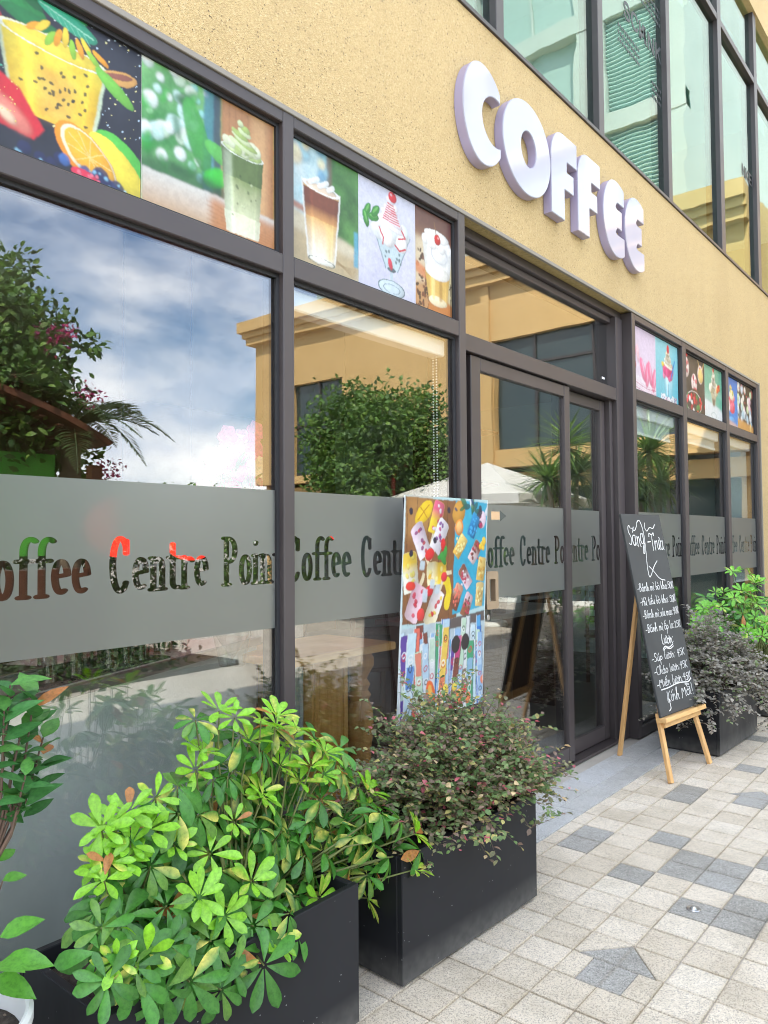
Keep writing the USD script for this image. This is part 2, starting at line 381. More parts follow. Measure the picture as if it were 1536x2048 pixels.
part(b, "interior_floor", box(-2.7, 15.7, 0.10, 7.0, -0.02, -0.003), worn("interior_tiles", (.10, .085, .07), (.16, .14, .12), 1.2, 0.25))
part(b, "interior_ceiling", box(-2.7, 15.7, 0.31, 7.0, 3.12, 3.2), plain("interior_ceiling_white", (.55, .53, .48), 0.8))
part(b, "interior_wall", box(-2.69, 15.69, 6.2, 6.3, 0.0, 3.12), worn("interior_brown_wall", (.13, .085, .05), (.20, .14, .085), 1.5, 0.7))
part(b, "interior_wall", box(8.7, 8.8, 0.31, 6.2, 0.0, 3.12), plain("interior_teal_wall", (.55, .68, .66), 0.8))

# ---- ground-floor window frames
def fr(name, *a, **k): return part(b, name, bbox(*a, .003), FRAME, **k)
YF, YG = 0.0, 0.036            # frame face, glass
WIN = [(-1.50, -0.40), (-0.345, 0.772), (0.827, 1.884), (1.939, 3.031), (5.262, 6.222), (6.366, 7.424), (7.566, 8.400)]
MULL = [(-1.55, -1.50), (-0.40, -0.345), (0.772, 0.827), (1.884, 1.939), (3.031, 3.090), (5.198, 5.262), (6.222, 6.366), (7.424, 7.566), (8.545, 8.622)]
WIN = [(-1.50, -0.40), (-0.345, 0.772), (0.827, 1.884), (1.939, 3.031), (5.262, 6.252), (6.345, 7.454), (7.545, 8.545)]
MULL = [(-1.55, -1.50), (-0.40, -0.345), (0.772, 0.827), (1.884, 1.939), (3.031, 3.090), (5.198, 5.262), (6.252, 6.345), (7.454, 7.545), (8.545, 8.622)]
for (x0, x1) in MULL: fr("mullion", x0, x1, YF, 0.12, 0.0, 2.990)
for (x0, x1) in WIN:
    fr("transom_bar", x0, x1, YF + .001, 0.11, 2.378, 2.452)
    fr("head_rail", x0, x1, YF + .001, 0.11, 2.946, 2.989)
    fr("bottom_rail", x0, x1, YF + .001, 0.11, 0.0, 0.075)
    g = box(x0, x1, YG, YG + .006, 0.07, 2.382)
    for (zz0, zz1) in ((0.075, 2.378), (2.452, 2.946)):
        rim = cat([box(x0 + .0002, x0 + .014, YG - .012, YG - .001, zz0, zz1), box(x1 - .014, x1 - .0002, YG - .012, YG - .001, zz0, zz1), box(x0 + .014, x1 - .014, YG - .012, YG - .001, zz0 + .0002, zz0 + .014), box(x0 + .014, x1 - .014, YG - .012, YG - .001, zz1 - .014, zz1 - .0002)])
        part(b, "gasket", rim, GASKET)
    p = part(b, "window_pane", g, GLASS)
    part(b, "transom_pane", box(x0, x1, YG, YG + .006, 2.446, 2.95), GLASS)

# ---- frosted bands with the lettering cut out
def arc(cx, cy, rx, ry, a0, a1, n=14):
    t = np.radians(np.linspace(a0, a1, n)); return [(cx + rx * math.cos(q), cy + ry * math.sin(q)) for q in t]
GL = {
 "C": ([arc(.22, .5, .15, .48, 42, 318, 26), [(.335, .70), (.335, .93)]], .45),
 "o": ([arc(.175, .31, .11, .285, 0, 360, 24)], .35),
 "f": ([[(.15, .03), (.15, .62)] + arc(.27, .75, .12, .22, 180, 55, 10), [(.04, .605), (.29, .605)], [(.08, .02), (.22, .02)]], .30),
 "e": ([[(.085, .335), (.295, .365)] + arc(.185, .33, .11, .265, 10, 300, 22)], .36),
 "n": ([[(.09, .03), (.09, .61)], arc(.185, .42, .095, .175, 165, 0, 10) + [(.28, .03)], [(.03, .02), (.15, .02)], [(.22, .02), (.34, .02)], [(.03, .6), (.1, .6)]], .39),
 "t": ([[(.12, .86), (.12, .14)] + arc(.2, .14, .08, .11, 180, 300, 8), [(.03, .605), (.25, .605)]], .29),
 "r": ([[(.09, .03), (.09, .61)], arc(.2, .42, .11, .165, 160, 45, 8), [(.03, .02), (.16, .02)], [(.03, .6), (.1, .6)]], .31),
 "P": ([[(.10, .03), (.10, .96)], arc(.17, .72, .15, .24, 105, -105, 16), [(.03, .02), (.18, .02)], [(.03, .965), (.17, .965)]], .42),
 "i": ([[(.10, .03), (.10, .61)], [(.03, .02), (.17, .02)], [(.04, .6), (.1, .6)], [(.10, .84), (.115, .88)]], .21),
 " ": ([], .34)}
def words(text, cap):
    out, x = [], 0.0
    for ch in text:
        st, adv = GL[ch]
        for s in st:
            L = LineString([(p[0] / 1.9, p[1]) for p in s]).buffer(.037, 6)
            out.append(affinity.translate(affinity.scale(L, 1.9, 1.0, origin=(0, 0)), x, 0))
        x += adv
    u = unary_union(out)
    # the little stencil bridge across the middle of each word
    return affinity.scale(u, cap, cap, origin=(0, 0)), x * cap
WORDS, WLEN = words("Coffee Centre Point", 0.168)
FROST = mat("frosted_film", {"g": ("geometry", {}), "n": ("noise_texture", {"scale": 1.4, "detail": 3.0}), "r": ("rgb_ramp", {"ramp": [(.3, (.150, .152, .146)), (.7, (.180, .184, .174))]}),
     "d": ("diffuse_bsdf", {}), "t": ("refraction_bsdf", {"color": (.86, .92, .88), "roughness": .45, "IOR": 1.03}), "x": ("mix_closure", {"fac": 0.36}), "gl": ("glossy_bsdf", {"roughness": 0.30, "color": (.95, .98, .92)}), "f": ("fresnel", {"IOR": 2.0}), "y": ("mix_closure", {})},
     [("g.position", "n.vector"), ("n.fac", "r.fac"), ("r.color", "d.color"), ("d.BSDF", "x.closure1"), ("t.BSDF", "x.closure2"), ("f.fac", "y.fac"), ("x.closure", "y.closure1"), ("gl.BSDF", "y.closure2")], surface="y.closure")
def film(parent, x0, x1, yg, z0=1.079, z1=1.580, shift=0.012, label=None):
    s = sbox(x0 + .002, z0, x1 - .002, z1)
    s = s.difference(affinity.translate(WORDS, x0 + shift, 1.243))
    m = extrude(s, 0.0006)
    part(parent, "frosted_film", stand(m, 0, yg - 0.0008, 0), FROST, label=label)
for k, (x0, x1) in enumerate(WIN):
    film(f"{b}/window_pane" + (f"_{k:03d}" if k else ""), x0, x1, YG, shift=(x1 - x0 - WLEN) / 2 - 0.0)

# ---- doorway: recessed frame, fixed light above, two sliding leaves
DX0, DX1 = 3.090, 5.198
fr("door_jamb", DX0 + .001, DX0 + .055, 0.085, 0.24, 0.0, 2.945)
fr("door_jamb", DX1 - .115, DX1 - .001, 0.070, 0.24, 0.0, 2.945)
fr("door_jamb", DX1 - .160, DX1 - .1155, 0.105, 0.24, 0.0, 2.38)
fr("door_head", DX0 + .056, DX1 - .116, 0.072, 0.23, 2.352, 2.440)
fr("transom_head", DX0 + .001, DX1 - .001, 0.080, 0.24, 2.946, 2.999)
fr("transom_head", DX0 + .056, DX1 - .116, 0.11, 0.22, 2.905, 2.9455)
part(b, "transom_pane", box(DX0 + .05, DX1 - .11, .135, .141, 2.435, 2.91), GLASS)
fr("door_track", DX0 + .056, DX1 - .161, 0.075, 0.22, -0.002, 0.018)
# door leaves: Xforms inside the building with their own stiles, rails, panes
def leaf(x0, x1, y, label, handle, words_shift):
    d = part(b, "sliding_door", bbox(x0, x0 + .092, y, y + .042, .022, 2.345, .003), FRAME, label=label)
    def sub(n, *a): part(d, n, bbox(*a, .003), FRAME)
    sub("stile", x1 - .075, x1, y, y + .042, .022, 2.345)
    sub("top_rail", x0 + .0925, x1 - .0755, y + .001, y + .041, 2.275, 2.344)
    sub("bottom_rail", x0 + .0925, x1 - .0755, y + .001, y + .041, .023, .118)
    part(d, "pane", box(x0 + .09, x1 - .07, y + .018, y + .024, .115, 2.28), GLASS)
    film(d, x0 + .0925, x1 - .0755, y + .018, shift=words_shift)
    if handle:
        h = sbox(x0 + .092, 1.045, x0 + .180, 1.212).buffer(.014).difference(sbox(x0 + .112, 1.075, x0 + .160, 1.182).buffer(.004))
        part(d, "handle", stand(extrude(h, .030), 0, y - .002, 0), plain("bronze", (.34, .25, .165), 0.4, 0.4))
def disc(parent, name, x, y, z, r, mt, d=.006):
    v, f = parts_of(lathe([(.0004, d), (r * .8, d), (r, d * .6), (r, 0)], 0, 0, 0, 16)); part(parent, name, (np.stack([v[:, 0] + x, y - v[:, 2], v[:, 1] + z], 1), f), mt, smooth=30)
leaf(3.262, 4.388, 0.088, "left sliding door leaf standing slightly open", True, 0.0)
leaf(4.325, 5.036, 0.142, "right sliding door leaf", False, -0.42)

DOOR = f"{b}/sliding_door"
disc(DOOR, "lock_cylinder", 3.398, .0875, .985, .016, plain("lock_steel", (.5, .5, .5), .3, 1.0))
part(DOOR, "arrow_sticker", stand(extrude(Polygon([(3.56, 1.490), (3.625, 1.520), (3.56, 1.550)]), .0004), 0, .1048, 0), plain("sticker_dark", (.05, .06, .055), .5))
part(DOOR, "arrow_sticker", stand(extrude(sbox(3.47, 1.498, 3.556, 1.542), .0004), 0, .1048, 0), plain("sticker_cream", (.55, .36, .20), .5))
part(b, "transom_label", stand(extrude(sbox(4.985, 2.50, 5.03, 2.515), .0004), 0, .1345, 0), plain("label_white", (.7, .7, .7), .5))
# ---- first-floor glazing
UM = [(-1.9, -1.8), (0.80, 0.90), (2.13, 2.215), (3.445, 3.525), (4.755, 4.838), (6.085, 6.170), (7.520, 7.640), (8.860, 8.980), (10.3, 10.4), (11.7, 11.8)]
for (x0, x1) in UM: fr("upper_mullion", x0, x1, 0.02, 0.16, 4.078, 7.160)
for (a0, a1), (b0, b1) in zip(UM[:-1], UM[1:]):
    fr("upper_transom", a1, b0, 0.022, 0.14, 6.355, 6.420)
    fr("upper_rail", a1, b0, 0.022, 0.14, 4.078, 4.104)
    part(b, "upper_pane", box(a1, b0, .062, .070, 4.10, 6.36), TEAL)
    part(b, "upper_pane", box(a1, b0, .062, .070, 6.415, 7.162), TEAL)
part(b, "upper_sill", bbox(-2.0, 12.0, -.012, 0.30, 4.0515, 4.077, .002), FRAME)
part(b, "upper_ceiling", box(-2.69, 15.69, 0.31, 6.9, 7.0, 7.1), plain("upstairs_white", (.8, .8, .77), 0.8))
part(b, "upper_wall", box(-2.69, 15.69, 5.0, 5.1, 3.76, 7.0), plain("upstairs_white", (.8, .8, .77), 0.8))
for xx in (3.9, 7.1, 10.2): part(b, "ceiling_beam", box(xx, xx + .35, 0.31, 4.99, 6.55, 6.999), plain("upstairs_white", (.8, .8, .77), 0.8))
# lettering stuck to the upper glass, running along the facade
INK = plain("vinyl_black", (.02, .022, .025), 0.5)
def on_glass(text, x, z, h, parent=b):
    m = meshkit.text_mesh(text, h, 0.0008, True); v, f = parts_of(m); v = v * [1.2, 1, 1]
    part(parent, "lettering", stand((v, f), x, .0605, z), INK)
on_glass("SCH", 5.30, 5.22, 0.13); on_glass("ANKE", 5.62, 5.22, 0.13); on_glass("NKER", 8.42, 5.20, 0.12)
def dashes(x0, x1, z, n):
    q = cat([box(x0 + (x1 - x0) * i / n, x0 + (x1 - x0) * (i + .55) / n, .0597, .0605, z + r * .055, z + r * .055 + .026) for i in range(n) for r in range(3)])
    part(b, "printed_dashes", q, INK, kind="stuff")
dashes(5.60, 6.07, 5.52, 14); dashes(5.20, 5.62, 4.98, 12); dashes(5.86, 6.07, 4.86, 6)
# ------------------------------------------------------------------ COFFEE letters on the fascia
ACR = mat("white_acrylic", {"p": ("principled_bsdf", {"base_color": (.335, .332, .395), "roughness": 0.09, "coat_weight": 0.35, "coat_roughness": 0.03})})
ACRS = plain("lilac_edge", (.30, .27, .40), 0.25)
sg = thing("sign", "white glossy raised letters COFFEE on the yellow fascia above the door", "sign", (4.1, 0, 3.27))
def ell(cx, cy, rx, ry): return affinity.scale(Point(cx, cy).buffer(1, 48), rx, ry)
def gC(w, h):
    s = ell(.52 * w, h / 2, .52 * w, h / 2).union(sbox(.52 * w, .0, w, h).intersection(ell(.52 * w, h / 2, .62 * w, h / 2)))
    s = s.intersection(sbox(0, 0, w, h)).difference(ell(.86 * w, h * .5, .36 * w, h * .245))
    return s.difference(sbox(.86 * w, .30 * h, 2 * w, .70 * h))
def gO(w, h): return ell(w / 2, h / 2, w / 2, h / 2).difference(ell(w * .52, h * .5, .155 * w, h * .19))
def gF(w, h):
    s = sbox(0, 0, .50 * w, h * .75).union(sbox(0, .36 * h, w, h))
    s = s.difference(sbox(0, .6 * h, .45 * w, h)).union(ell(.45 * w, .66 * h, .45 * w, .34 * h).intersection(sbox(0, .6 * h, .45 * w, h)))
    s = s.difference(sbox(.60 * w, .585 * h, 2 * w, .70 * h)).difference(sbox(.86 * w, 0, 2 * w, .70 * h)).union(sbox(.5 * w, .37 * h, .86 * w, .585 * h))
    return s.difference(sbox(.50 * w, -1, 2 * w, .365 * h))
def gE(w, h):
    s = ell(.62 * w, h / 2, .62 * w, h / 2).intersection(sbox(0, 0, .62 * w, h)).union(sbox(.6 * w, 0, w, h).intersection(ell(.62 * w, h / 2, .75 * w, h / 2)))
    for (y0, y1) in ((.30, .385), (.635, .72)): s = s.difference(Polygon([(.58 * w, y0 * h + .01), (.66 * w, y0 * h), (2 * w, y0 * h), (2 * w, y1 * h), (.66 * w, y1 * h)]))
    return s.difference(sbox(.88 * w, .385 * h, 2 * w, .635 * h))
LZ, LH = 3.265, .515
for fn, x0, x1, lab in ((gC, 3.003, 3.352, "letter C"), (gO, 3.372, 3.900, "letter O"), (gF, 3.906, 4.243, "first letter F"), (gF, 4.250, 4.577, "second letter F"), (gE, 4.622, 4.966, "first letter E"), (gE, 4.974, 5.322, "second letter E")):
    s = fn(x1 - x0, LH)
    if fn is gF: s = affinity.translate(s, 0, 0.0)
    s = unary_union(s).buffer(.004).buffer(-.004)
    body = stand(extrude(s, .046), x0, -.003, LZ)
    L = part(sg, "letter", body, ACRS, label=lab)
    part(L, "face", cat([stand(extrude(s.buffer(-.0012), .003), x0, -.0491, LZ), stand(extrude(s.buffer(-.004), .002), x0, -.0522, LZ)]), ACR)
# ------------------------------------------------------------------ printed films in the transom lights, and the banner: colours painted per vertex
def srgb(c): c = np.asarray(c, float) / 255.0; return np.where(c <= .04045, c / 12.92, ((c + .055) / 1.055) ** 2.4)

class Print:
    """a flat print: a grid of coloured vertices, u to the right and v up, both in units of the height"""
    def __init__(s, w, h, n, seed=0):
        s.a = w / h; s.w, s.h = w, h
        s.ny = n; s.nx = max(8, int(round(n * s.a)))
        s.U, s.V = np.meshgrid(np.linspace(0, s.a, s.nx + 1), np.linspace(0, 1, s.ny + 1))
        s.C = np.zeros(s.U.shape + (3,)); s.U0, s.V0 = s.U, s.V; s.seed = seed; s.r = np.random.default_rng(seed); s.kx = 1.0
        w = [s.noise(f, 3, q) - .5 for f, q in ((9, 11), (9, 12), (34, 13), (34, 14))]
        s.U = s.U0 + .016 * w[0] + .010 * w[2]; s.V = s.V0 + .016 * w[1] + .010 * w[3]
    def put(s, m, c, k=1.0):
        c = srgb(c) if np.ndim(c) == 1 else c
        m = np.clip(m, 0, 1)[..., None] * k; s.C = s.C * (1 - m) + m * c
    def soft(s, m, px): return gaussian_filter(m.astype(float), px) if px else m.astype(float)
    def noise(s, f, oc=4, sd=0): return meshkit.fbm(np.stack([s.U * f, s.V * f, np.full(s.U.shape, .37 + sd)], -1), oc, s.seed + sd)
    def fill(s, c): s.C[:] = srgb(c)
    def grad(s, c0, c1, v0=0.0, v1=1.0, axis="v"):
        t = np.clip(((s.V if axis == "v" else s.U) - v0) / (v1 - v0), 0, 1)[..., None]; s.C = srgb(c0) * (1 - t) + srgb(c1) * t
    def rad(s, x, y, rx, ry, a=0):
        c, n = math.cos(math.radians(a)), math.sin(math.radians(a)); dx, dy = s.U - x, s.V - y
        return np.hypot((dx * c + dy * n) / rx, (-dx * n + dy * c) / ry)
    def ell(s, x, y, rx, ry, c, a=0, k=1.0, px=.7):
        x = x * s.kx; q = s.rad(x, y, rx, ry, a); m = s.soft(q < 1, px)
        lit = np.clip(1.0 + .34 * ((s.V - y) * .8 - (s.U - x) * .55) / max(rx, ry) - .22 * np.clip(q, 0, 1.2) ** 3 + .10, .5, 1.5)[..., None]
        s.put(m, np.clip(srgb(c) * lit, 0, 1.0), k)
    def ring(s, x, y, rx, ry, c, t=.12, a=0, k=1.0, px=.6):
        q = s.rad(x, y, rx, ry, a); s.put(s.soft((q < 1) & (q > 1 - t), px), c, k)
    def poly(s, pts, c, k=1.0, px=.7):
        pts = [(q[0] * s.kx, q[1]) for q in pts]; s.put(s.soft(shapely.contains_xy(Polygon(pts).buffer(0), s.U, s.V), px), c, k)
    def line(s, pts, wd, c, k=1.0, px=.6):
        pts = [(q[0] * s.kx, q[1]) for q in pts]; s.put(s.soft(shapely.contains_xy(LineString(pts).buffer(wd), s.U, s.V), px), c, k)
    def shade(s, pts, c0, c1, v0, v1, k=1.0, px=.7):
        t = np.clip((s.V - v0) / (v1 - v0), 0, 1)[..., None]
        s.put(s.soft(shapely.contains_xy(Polygon(pts).buffer(0), s.U, s.V), px), srgb(c0) * (1 - t) + srgb(c1) * t, k)
    def blobs(s, n, x0, x1, y0, y1, r0, r1, cs, k=.8, px=1.5, asp=1.0, rot=None):
        for _ in range(n):
            r = s.r.uniform(r0, r1); s.ell(s.r.uniform(x0, x1), s.r.uniform(y0, y1), r, r * asp, cs[s.r.integers(len(cs))], s.r.uniform(0, 180) if rot is None else rot, k, px)
    def marb(s, m, cs, f=6, k=1.0):
        t = np.clip((s.noise(f, 5, 3) - .25) / .5, 0, 1)[..., None]; s.put(m, srgb(cs[0]) * (1 - t) + srgb(cs[1]) * t, k)
    def cyl(s, x, y0, y1, w0, w1, amt=.45, px=.8):
        """round a drawn tumbler: darker flanks, a soft gleam left of the middle"""
        t = np.clip((s.V - y0) / (y1 - y0), 0, 1); u = (s.U - x) / np.maximum(w0 + (w1 - w0) * t, 1e-3)
        m = ((np.abs(u) < 1) & (s.V > y0) & (s.V < y1)).astype(float); m = gaussian_filter(m, px)[..., None]
        f = 1 + amt * (.30 - .75 * np.abs(u) ** 2.4) + .35 * np.exp(-((u + .55) / .10) ** 2) + .16 * np.exp(-((u - .7) / .06) ** 2)
        s.C = s.C * (1 - m) + s.C * f[..., None] * m
    def inside(s, pts, px=.7): return s.soft(shapely.contains_xy(Polygon(pts).buffer(0), s.U, s.V), px)
    def mesh(s, x, y, z, sx=0.0):
        """stands facing -y with its lower left corner at x, y, z; sx shears the top sideways"""
        X = x + s.U0 * s.h + sx * s.V0; Z = z + s.V0 * s.h
        v = np.stack([X, np.full(X.shape, y), Z], -1).reshape(-1, 3)
        i = np.arange((s.ny + 1) * (s.nx + 1)).reshape(s.ny + 1, s.nx + 1)
        f = np.stack([i[:-1, :-1], i[:-1, 1:], i[1:, 1:], i[1:, :-1]], -1).reshape(-1, 4)
        k = 1 + .34 * (s.noise(26, 4, 5) - .5) + .22 * (s.noise(70, 2, 6) - .5)
        return (v, f), np.clip(s.C * k[..., None] * .52, 0.003, .9).reshape(-1, 3)

def glass_pts(x, y0, y1, w0, w1): return [(x - w0, y0), (x + w0, y0), (x + w1, y1), (x - w1, y1)]

def p_splash(P):                        # fruit drink on black with orange, strawberry and splashes
    A = P.a; P.fill((34, 34, 42)); P.put(np.clip((P.noise(3) - .45) * 2, 0, 1), (64, 66, 80), .7)
    P.blobs(170, A * .42, A, .2, 1, .003, .009, [(235, 240, 245), (250, 240, 170), (190, 215, 235)], .95, .5, .6, 40)
    P.blobs(60, 0, A * .4, .35, .75, .003, .011, [(120, 210, 225), (225, 240, 240), (90, 190, 160)], .9, .6, .6, 30)
    for k in range(9): P.ell(P.r.uniform(-.05, .42), P.r.uniform(.80, 1.02), .2, .05, [(40, 150, 70), (70, 190, 110), (30, 120, 60)][k % 3], P.r.uniform(-50, 10), 1, 1)
    P.ell(.50, .93, .19, .055, (60, 180, 140), -12); P.line([(.33, .96), (.5, .93), (.66, .9)], .004, (170, 235, 205))
    for q in range(6): P.line([(.37 + q * .045, .955 - q * .01), (.41 + q * .045, .90 - q * .01)], .003, (150, 225, 195), .7)
    P.ell(-.02, .72, .15, .12, (190, 40, 60)); P.ell(-.03, .75, .1, .06, (225, 90, 90), 0, .6, 3)
    g = [(.18, .28), (.66, .28), (.74, .74), (.10, .74)]
    P.shade(g, (250, 190, 40), (232, 222, 60), .3, .7); P.poly([(.34, .30), (.52, .30), (.55, .58), (.31, .60)], (206, 150, 90), .75, 6)
    P.marb(P.inside(g), [(255, 235, 90), (235, 180, 30)], 9, .45)
    for k in range(34): x, y = P.r.uniform(.2, .64), P.r.uniform(.34, .68); P.ell(x, y, .014, .009, (40, 46, 40), P.r.uniform(0, 90), .85, .6)
    P.line([(.66, .28), (.74, .74)], .011, (225, 245, 215), .9, 1); P.line([(.18, .28), (.10, .74)], .009, (215, 235, 205), .8, 1); P.ell(.42, .735, .33, .055, (240, 215, 70)); P.ring(.42, .735, .33, .055, (245, 250, 230), .1)
    for k in range(10): P.ell(.3 + k * .045, .80 + .03 * math.sin(k * 2.1), .06, .02, [(250, 170, 30), (250, 215, 60), (150, 205, 60)][k % 3], 35 + k * 13)
    P.cyl(.42, .28, .735, .24, .325)
    P.ell(.83, .74, .13, .045, (225, 170, 90), 15); P.ell(.83, .75, .1, .02, (150, 90, 70), 15); P.ell(.80, .66, .15, .045, (120, 195, 70), -30)
    P.poly([(-.02, .36), (.08, .46), (.22, .40), (.36, .22), (.30, .14), (.10, .16), (-.02, .22)], (222, 40, 52), 1, 1.2); P.ell(.16, .24, .15, .06, (248, 150, 130), -32, .85, 3); P.ell(.15, .22, .06, .03, (252, 225, 190), -32, .9, 2)
    P.blobs(24, .0, .25, .2, .42, .003, .006, [(250, 210, 120)], .9, .4)
    P.ell(.86, .20, .23, .13, (88, 190, 70), -38); P.ell(.83, .17, .24, .10, (242, 222, 70), -38)
    P.ell(.62, .16, .23, .125, (245, 150, 20), -38); P.ell(.635, .165, .21, .108, (250, 240, 200), -38); P.ell(.64, .168, .19, .095, (252, 186, 42), -38)
    for k in range(10):
        t = k / 10 * 2 * PI; P.line([(.64, .168), (.64 + .17 * math.cos(t) * .8 + .05 * math.sin(t), .168 + .085 * math.sin(t) - .1 * math.cos(t))], .0028, (255, 225, 140), .9)
    P.blobs(16, .2, .9, -.01, .10, .03, .06, [(50, 70, 130), (70, 110, 180), (36, 40, 80)], .9, 1); P.blobs(14, .2, .95, .0, .1, .006, .015, [(150, 205, 235)], .8, 1)
    P.ell(.62, .03, .1, .045, (220, 50, 80), -15); P.blobs(12, .55, .7, .0, .07, .008, .014, [(245, 120, 140)], .8, .8)

def p_matcha(P):                        # iced matcha on a cafe terrace table
    A = P.a; P.fill((120, 190, 130)); P.marb(np.ones_like(P.U), [(46, 128, 52), (150, 222, 140)], 4, .9)
    P.blobs(45, 0, A * .5, .3, 1, .02, .06, [(240, 252, 250), (205, 240, 235), (225, 250, 225), (160, 225, 225)], .85, 1.8); P.blobs(20, 0, A * .45, .2, .95, .05, .1, [(40, 150, 50), (60, 175, 60), (30, 105, 45)], .75, 3, .35)
    P.poly([(A * .42, .1), (A * .50, .1), (A * .52, 1), (A * .43, 1)], (70, 130, 160), .8, 2); P.poly([(A * .50, .2), (A * .56, .2), (A * .56, 1), (A * .50, 1)], (60, 66, 90), .9, 2)
    P.poly([(A * .56, .1), (A, .1), (A, 1.02), (A * .56, 1.02)], (190, 138, 92), 1, 2)
    for k in range(9): P.poly([(A * (.57 + k * .05), .1), (A * (.575 + k * .05), .1), (A * (.575 + k * .05), 1), (A * (.57 + k * .05), 1)], (150, 100, 62), .6, 1)
    P.poly([(A * .80, .2), (A * .93, .2), (A * .93, 1), (A * .80, 1)], (228, 184, 130), .7, 5)
    P.ell(A * .38, .62, .09, .25, (70, 160, 70), 20, .9, 1.5); P.ell(A * .55, .56, .14, .06, (95, 185, 80), -20, .9, 1.2); P.ell(A * .52, .38, .12, .07, (60, 200, 50), 25, .9, 2); P.ell(A * .3, .28, .4, .09, (40, 80, 45), 0, .8, 5)
    P.shade([(0, 0), (A, 0), (A, .26), (0, .26)], (205, 165, 120), (222, 222, 216), 0, .26, 1, 1.5); P.poly([(A * .48, 0), (A, 0), (A, .22), (A * .48, .24)], (198, 128, 66), .85, 5)
    for k in range(7): P.line([(A * .45, .02 + k * .03), (A, .0 + k * .02)], .003, (160, 100, 50), .5, 1)
    x = A * .73; cup = glass_pts(x, .05, .66, .145, .195)
    P.shade(cup, (240, 238, 212), (92, 112, 60), .16, .44); P.shade([(x - .15, .05), (x + .15, .05), (x + .165, .2), (x - .165, .2)], (238, 236, 216), (232, 236, 200), 0, .2)
    P.marb(P.inside(glass_pts(x, .2, .45, .155, .18)), [(140, 168, 90), (210, 220, 160)], 8, .4); P.poly([(x - .15, .1), (x - .08, .1), (x - .11, .62), (x - .18, .62)], (232, 244, 222), .4, 3)
    P.ring(x, .655, .197, .04, (230, 238, 225), .2); P.ell(x, .66, .18, .035, (176, 200, 130)); P.blobs(26, x - .15, x + .15, .66, .72, .03, .05, [(206, 222, 168), (176, 200, 120), (224, 232, 200)], .9, .9)
    for k in range(7): P.ell(x + .03 * math.sin(k * 1.7), .70 + k * .027, .13 - k * .017, .024, [(212, 226, 178), (172, 196, 112)][k % 2], -12, 1, .8)
    P.cyl(x, .05, .655, .145, .195)
    P.blobs(14, x - .13, x + .13, .15, .5, .008, .012, [(60, 78, 40), (200, 212, 170)], .6, .8)

def p_latte(P):                         # layered iced coffee on a wooden deck
    A = P.a; P.fill((190, 225, 235)); P.marb(np.ones_like(P.U), [(120, 190, 205), (232, 244, 246)], 4, .8)
    P.poly([(A * .56, .2), (A, .2), (A, 1), (A * .56, 1)], (52, 104, 46), .95, 4); P.marb(P.inside([(A * .6, .25), (A, .25), (A, 1), (A * .6, 1)], 4), [(36, 84, 34), (98, 160, 78)], 7, .8); P.poly([(A * .52, .2), (A * .60, .2), (A * .60, 1), (A * .52, 1)], (110, 84, 62), .8, 2)
    P.blobs(12, 0, A * .5, .5, 1, .03, .09, [(240, 250, 250), (150, 205, 225), (250, 225, 170), (95, 150, 190)], .7, 3)
    P.poly([(0, .44), (A * .3, .42), (A * .3, .47), (0, .5)], (176, 110, 84), .9, 2); P.poly([(0, 0), (A, 0), (A, .30), (A * .3, .40), (0, .44)], (216, 206, 180), 1, 3); P.poly([(0, 0), (A * .9, 0), (A, .12), (A, .2), (0, .28)], (188, 168, 128), .8, 4)
    for k in range(8): P.line([(A * .25, .30 - k * .03), (A, .02 + .016 * k)], .004, (150, 124, 86), .45, 1)
    P.poly([(A * .93, .15), (A, .15), (A, .45), (A * .93, .45)], (90, 170, 200), .9, 1.5)
    x = A * .45; P.shade(glass_pts(x, .09, .68, .15, .215), (246, 242, 228), (226, 182, 112), .1, .42); P.shade(glass_pts(x, .42, .645, .19, .212), (206, 150, 92), (116, 60, 40), .42, .52); P.poly(glass_pts(x + .1, .1, .4, .03, .05), (238, 212, 130), .6, 4)
    P.line([(x - .15, .09), (x - .217, .69)], .008, (250, 252, 250), .9, 1); P.line([(x + .15, .09), (x + .217, .69)], .008, (250, 252, 250), .9, 1); P.ell(x, .67, .21, .035, (222, 202, 180)); P.ring(x, .68, .217, .04, (250, 252, 252), .18); P.ell(x, .095, .15, .03, (240, 240, 230)); P.ring(x, .085, .155, .03, (120, 130, 120), .1)
    P.cyl(x, .09, .675, .15, .215)
    for k in range(8): P.ell(x - .12 + .035 * k, .70 + .02 * (k % 3), .035, .025, (246, 250, 250), 30, .8, .8)

